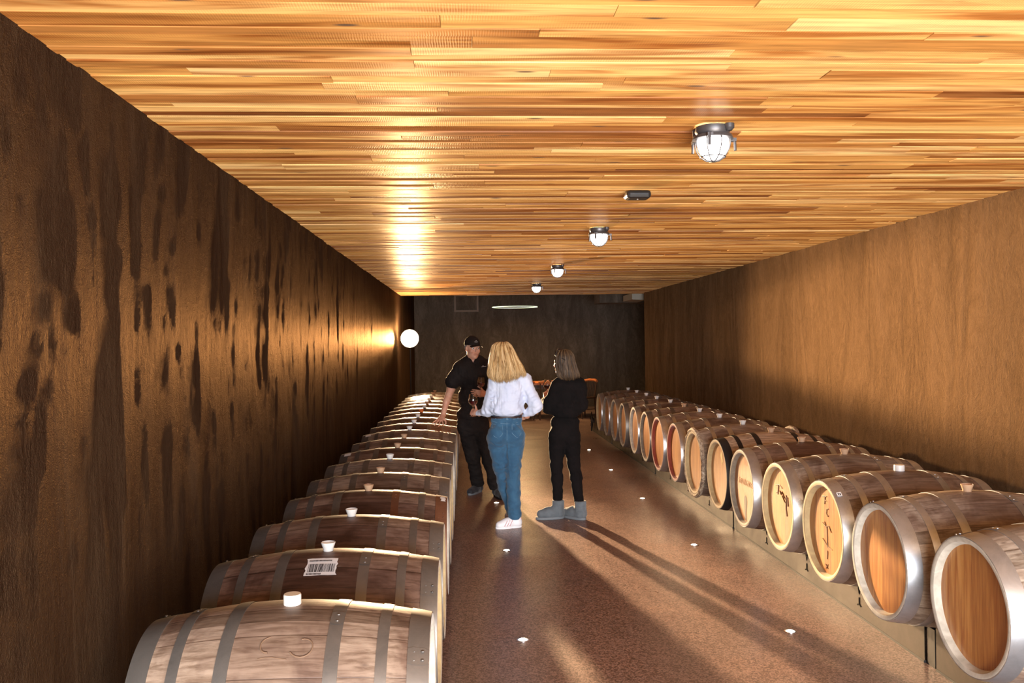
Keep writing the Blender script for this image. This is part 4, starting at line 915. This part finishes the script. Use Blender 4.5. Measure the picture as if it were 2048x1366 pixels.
for k in range(4): s3.tube([hb+d*(.115+.018*k)+dn*-.022+np.array([0, 0, .092-.012*k]), hb+d*(.118+.018*k)+np.array([0, 0, .099-.012*k]), hb+d*(.115+.018*k)+dn*.022+np.array([0, 0, .092-.012*k])], .003, 5)
s3.build('laces', MA['shoew'], so_)
fa = at(1025, 1040, 7.86); shoe(wb, (fa[0], 7.80), (fa[0]-.03, 8.0), MA['shoew'], MA['shoew'], .24, .042, top=.10)
rows = [(1001, 1010, 683.5, .02, .02), (992, 1017, 685.5, .01, .06), (985, 1022.5, 691, .0, .085), (982, 1029, 703, -.01, .10), (979, 1036, 718, -.025, .098), (977, 1044, 733, -.05, .085), (975.5, 1049, 746, -.075, .068), (979, 1050, 757, -.085, .055), (988, 1040, 768, -.085, .04)]
capm = [('e', hw_((-.016, 0, .030)), np.array((.103, .084, .096))*.94, hR, .02), ('e', J(1009, 722, -.03), (.105, .07, .08)), ('e', J(1012, 738, -.06), (.125, .04, .05))]
hm = piece('hair', capm, MA['blond'], wb, .006, wr=(.006, 50, 4, 8.), pad=.05, cut=lambda X, Y, Z: ((X-hc[0])*hf[0]+(Y-hc[1])*hf[1]-.045)*(Z < hc[2]+.05)-.2*(Z >= hc[2]+.05))
build_hair('hair_strands', rows, Yb, 3000, MA['blond'], hm, open_dir=math.atan2(hf[1], hf[0]), open_half=.85, seed=5, curlamp=.013, rad=.0028)
def sunglasses(hw_, label, top=.112, x=.045):
    e = empty('sunglasses', hw_((0, 0, top))); tag(e, label, 'sunglasses', 'sunglasses pushed up on the heads'); inv = hw_((0, 0, top))
    w = lambda p: hw_(p)-inv
    for s_ in (-1, 1):
        m = MB(); m.tube([w((x+.01, s_*.082, top-.06)), w((x-.05, s_*.092, top-.085)), w((x-.11, s_*.091, top-.115))], .0035, 6); m.build('temple', MA['blackp'], e)
        m = MB(); n = 20; m.add([w((x+.022+.012*(1-cos(2*pi*k/n)), s_*(.038+.029*cos(2*pi*k/n)), top-.034+.024*math.sin(2*pi*k/n))) for k in range(n)], [tuple(range(n))]); m.build('lens', MA['blackp'], e)
    m = MB(); m.tube([w((x+.01, .082, top-.06)), w((x, .062, top-.018)), w((x, .035, top-.002)), w((x, .0, top)), w((x, -.035, top-.002)), w((x, -.062, top-.018)), w((x+.01, -.082, top-.06))], .006, 6); m.build('frame', MA['blackp'], e)
    return e
sunglasses(hw_, 'dark sunglasses pushed up on the blonde woman\'s head', .142, .035)
glass(J(946.5, 833, .275), (0, .0, 0), 'wine glass held low by the blonde woman', s=1.02)
# ---------------- woman in black
Yw = 8.02; J = lambda x, y, d=0: at(x, y, Yw+d)
hc = J(1127, 725); hf = (-.80, .60, -.03); ha, hs_, ey, hw_, hR = head_prims(hc, hf, .93)
neck = [('c', J(1127, 740), J(1134, 764), .048, .052, .03)]
torso = [('e', J(1138, 785), (.140, .10, .11)), ('c', J(1119, 771), J(1157, 770), .058, .058, .05), ('e', J(1134, 808), (.145, .112, .11)), ('e', J(1131, 825), (.135, .108, .06))]
sl_ = [('c', J(1115, 774), J(1101, 806, .0), .055, .058, .05), ('c', J(1101, 806, .0), J(1098, 815, .03), .058, .054, .03), ('c', J(1098, 815, .03), J(1092, 800, .26), .052, .034, .03),
       ('c', J(1157, 772), J(1162, 808, .0), .058, .056, .05), ('c', J(1162, 808), J(1140, 812, .22), .054, .036, .04)]
h1 = hand_prims(J(1092, 798, .28), (-.1, .7, .4), (.8, .1, .3), -1, (.9, 1., .6), .02, .86)
h2 = hand_prims(J(1139, 811, .24), (-.8, .4, 0), (0, -.3, -1), -1, (.5, .5, .3), .02, .86)
pelv = [('e', J(1130, 846), (.134, .102, .09)), ('e', J(1129, 866), (.140, .104, .10)), ('e', J(1114, 872, -.04), (.072, .072, .08)), ('e', J(1144, 872, -.04), (.072, .072, .08))]
legs = [('c', J(1114, 882), J(1113, 932, .01), .078, .056, .03), ('c', J(1113, 932, .01), J(1114, 955, -.01), .054, .052, .02), ('c', J(1114, 955, -.01), J(1116, 1010, .0), .052, .041, .02),
        ('c', J(1144, 882), J(1148, 932, -.02), .078, .056, .03), ('c', J(1148, 932, -.02), J(1152, 955, -.05), .054, .052, .02), ('c', J(1152, 955, -.05), J(1159, 1010, -.07), .052, .041, .02)]
allp = torso+pelv+legs; lo, hi = bounds(allp+sl_+ha+h1, .05); lo[2] = .03
s = SD(lo, hi, .0055); s.run(allp+sl_, -.014); s.run(neck); s.run(ha); s.run(h1); s.run(h2)
for p, r_ in hs_: s.caps(p, p, r_, r_, .008, '-')
ww = link('person', s.mesh('person'), MA['skin']); tag(ww, 'woman with brown bob, all in black with grey sheepskin boots, seen from behind', 'person')
eyes_for(ey, hw_, .93, ww)
piece('sweater', torso+sl_+[('c', J(1130, 762), J(1138, 762), .056, .056, .04)], MA['black2'], ww, .0055, wr=(.006, 26, 11), grow=.006, extra=lambda s: folds(s, J, [[(1104, 785), (1110, 800), (1118, 815)], [(1125, 790), (1130, 810), (1126, 828)], [(1148, 785), (1144, 805), (1148, 826)], [(1096, 818), (1104, 824), (1114, 826)], [(1160, 795), (1155, 808), (1158, 820)]], .008, .016), cut=lambda X, Y, Z: J(1131, 836)[2]-Z)
piece('trousers', pelv+legs, MA['black2'], ww, .0055, wr=(.004, 36, 12), grow=.003, extra=lambda s: folds(s, J, [[(1104, 893), (1112, 897), (1122, 893)], [(1136, 893), (1145, 897), (1154, 892)]]+[[(1103, y), (1112, y+3), (1123, y)] for y in (925, 935, 948, 985, 994, 1001)]+[[(1140+(y-925)*.09, y), (1150+(y-925)*.09, y+3), (1160+(y-925)*.09, y)] for y in (925, 936, 950, 985, 994, 1001)], .006, .012), cut=lambda X, Y, Z: np.maximum(Z-J(1130, 832)[2], .155-Z))
def boot(par, heel, toe, ank):
    heel = np.array([heel[0], heel[1], 0.]); d = unit(np.array([toe[0]-heel[0], toe[1]-heel[1], 0.])); up = np.array([0, 0, 1.]); L = .27
    P = [('c', heel+d*.055+up*.06, heel+d*.055+up*.20, .054, .056, .02), ('c', heel+d*.05+up*.055, heel+d*.15+up*.06, .05, .05, .03), ('c', heel+d*.14+up*.058, heel+d*(L-.05)+up*.05, .052, .042, .03)]
    o = piece('boot', P, MA['boot'], par, .005, wr=(.001, 60, 2), cut=lambda X, Y, Z: np.maximum(.018-Z, Z-.175))
    n = 40; dn = np.array([-d[1], d[0], 0]); ring = []
    for k in range(n):
        a = 2*pi*k/n; u = cos(a); ring.append((L/2+(L/2+.004)*np.sign(u)*abs(u)**.75, .053*math.sin(a)))
    sl = MB(); sl.add([heel+d*a+dn*w+up*z for z in (.0005, .026) for a, w in ring], [tuple(range(n))[::-1], tuple(range(n, 2*n))]+[(k, (k+1) % n, n+(k+1) % n, n+k) for k in range(n)]); sl.build('sole', MA['sole'], o, bevel=.005)
    m = MB(); m.tube([heel+d*-.001+up*z for z in (.04, .08, .12, .17)], .004, 6); m.tube([heel+d*.055+dn*.0565*math.copysign(1, -dn[1])+up*z for z in (.05, .10, .17)], .003, 6); m.build('seam', MA['sole'], o)
b_ = at(1127, 1035, 8.0); boot(ww, (b_[0]+.005, 8.02), (b_[0]-.25, 7.98), None)
b_ = at(1170, 1038, 7.93); boot(ww, (b_[0]-.002, 7.90), (b_[0]-.19, 8.10), None)
rows = [(1124, 1132, 699, .01, .02), (1116, 1141, 701.5, .0, .065), (1110.5, 1148, 710, .0, .095), (1110, 1151, 724, -.0, .095), (1111, 1155, 738, -.005, .092), (1113, 1159, 750, -.01, .088), (1118, 1159, 757, -.012, .08), (1123, 1157, 762, -.012, .07)]
capm = [('e', hw_((-.014, 0, .028)), np.array((.100, .082, .094))*.93, hR, .02), ('e', J(1133, 730, .0), (.080, .078, .07)), ('e', J(1137, 744, -.005), (.080, .062, .05))]
hm = piece('hair', capm, MA['brown'], ww, .006, wr=(.005, 50, 4, 8.), pad=.05, cut=lambda X, Y, Z: ((X-hc[0])*hf[0]+(Y-hc[1])*hf[1]-.035)*(Z < hc[2]+.05)-.2*(Z >= hc[2]+.05))
build_hair('hair_strands', rows, Yw, 2300, MA['brown'], hm, open_dir=math.atan2(hf[1], hf[0]), open_half=.95, seed=9, curlamp=.007, rad=.0027)
sunglasses(hw_, "dark sunglasses pushed up on the brown-haired woman's head", .140, .035)
glass(J(1096, 800, .36), (0, 0, 0), 'wine glass raised in front of the woman in black')
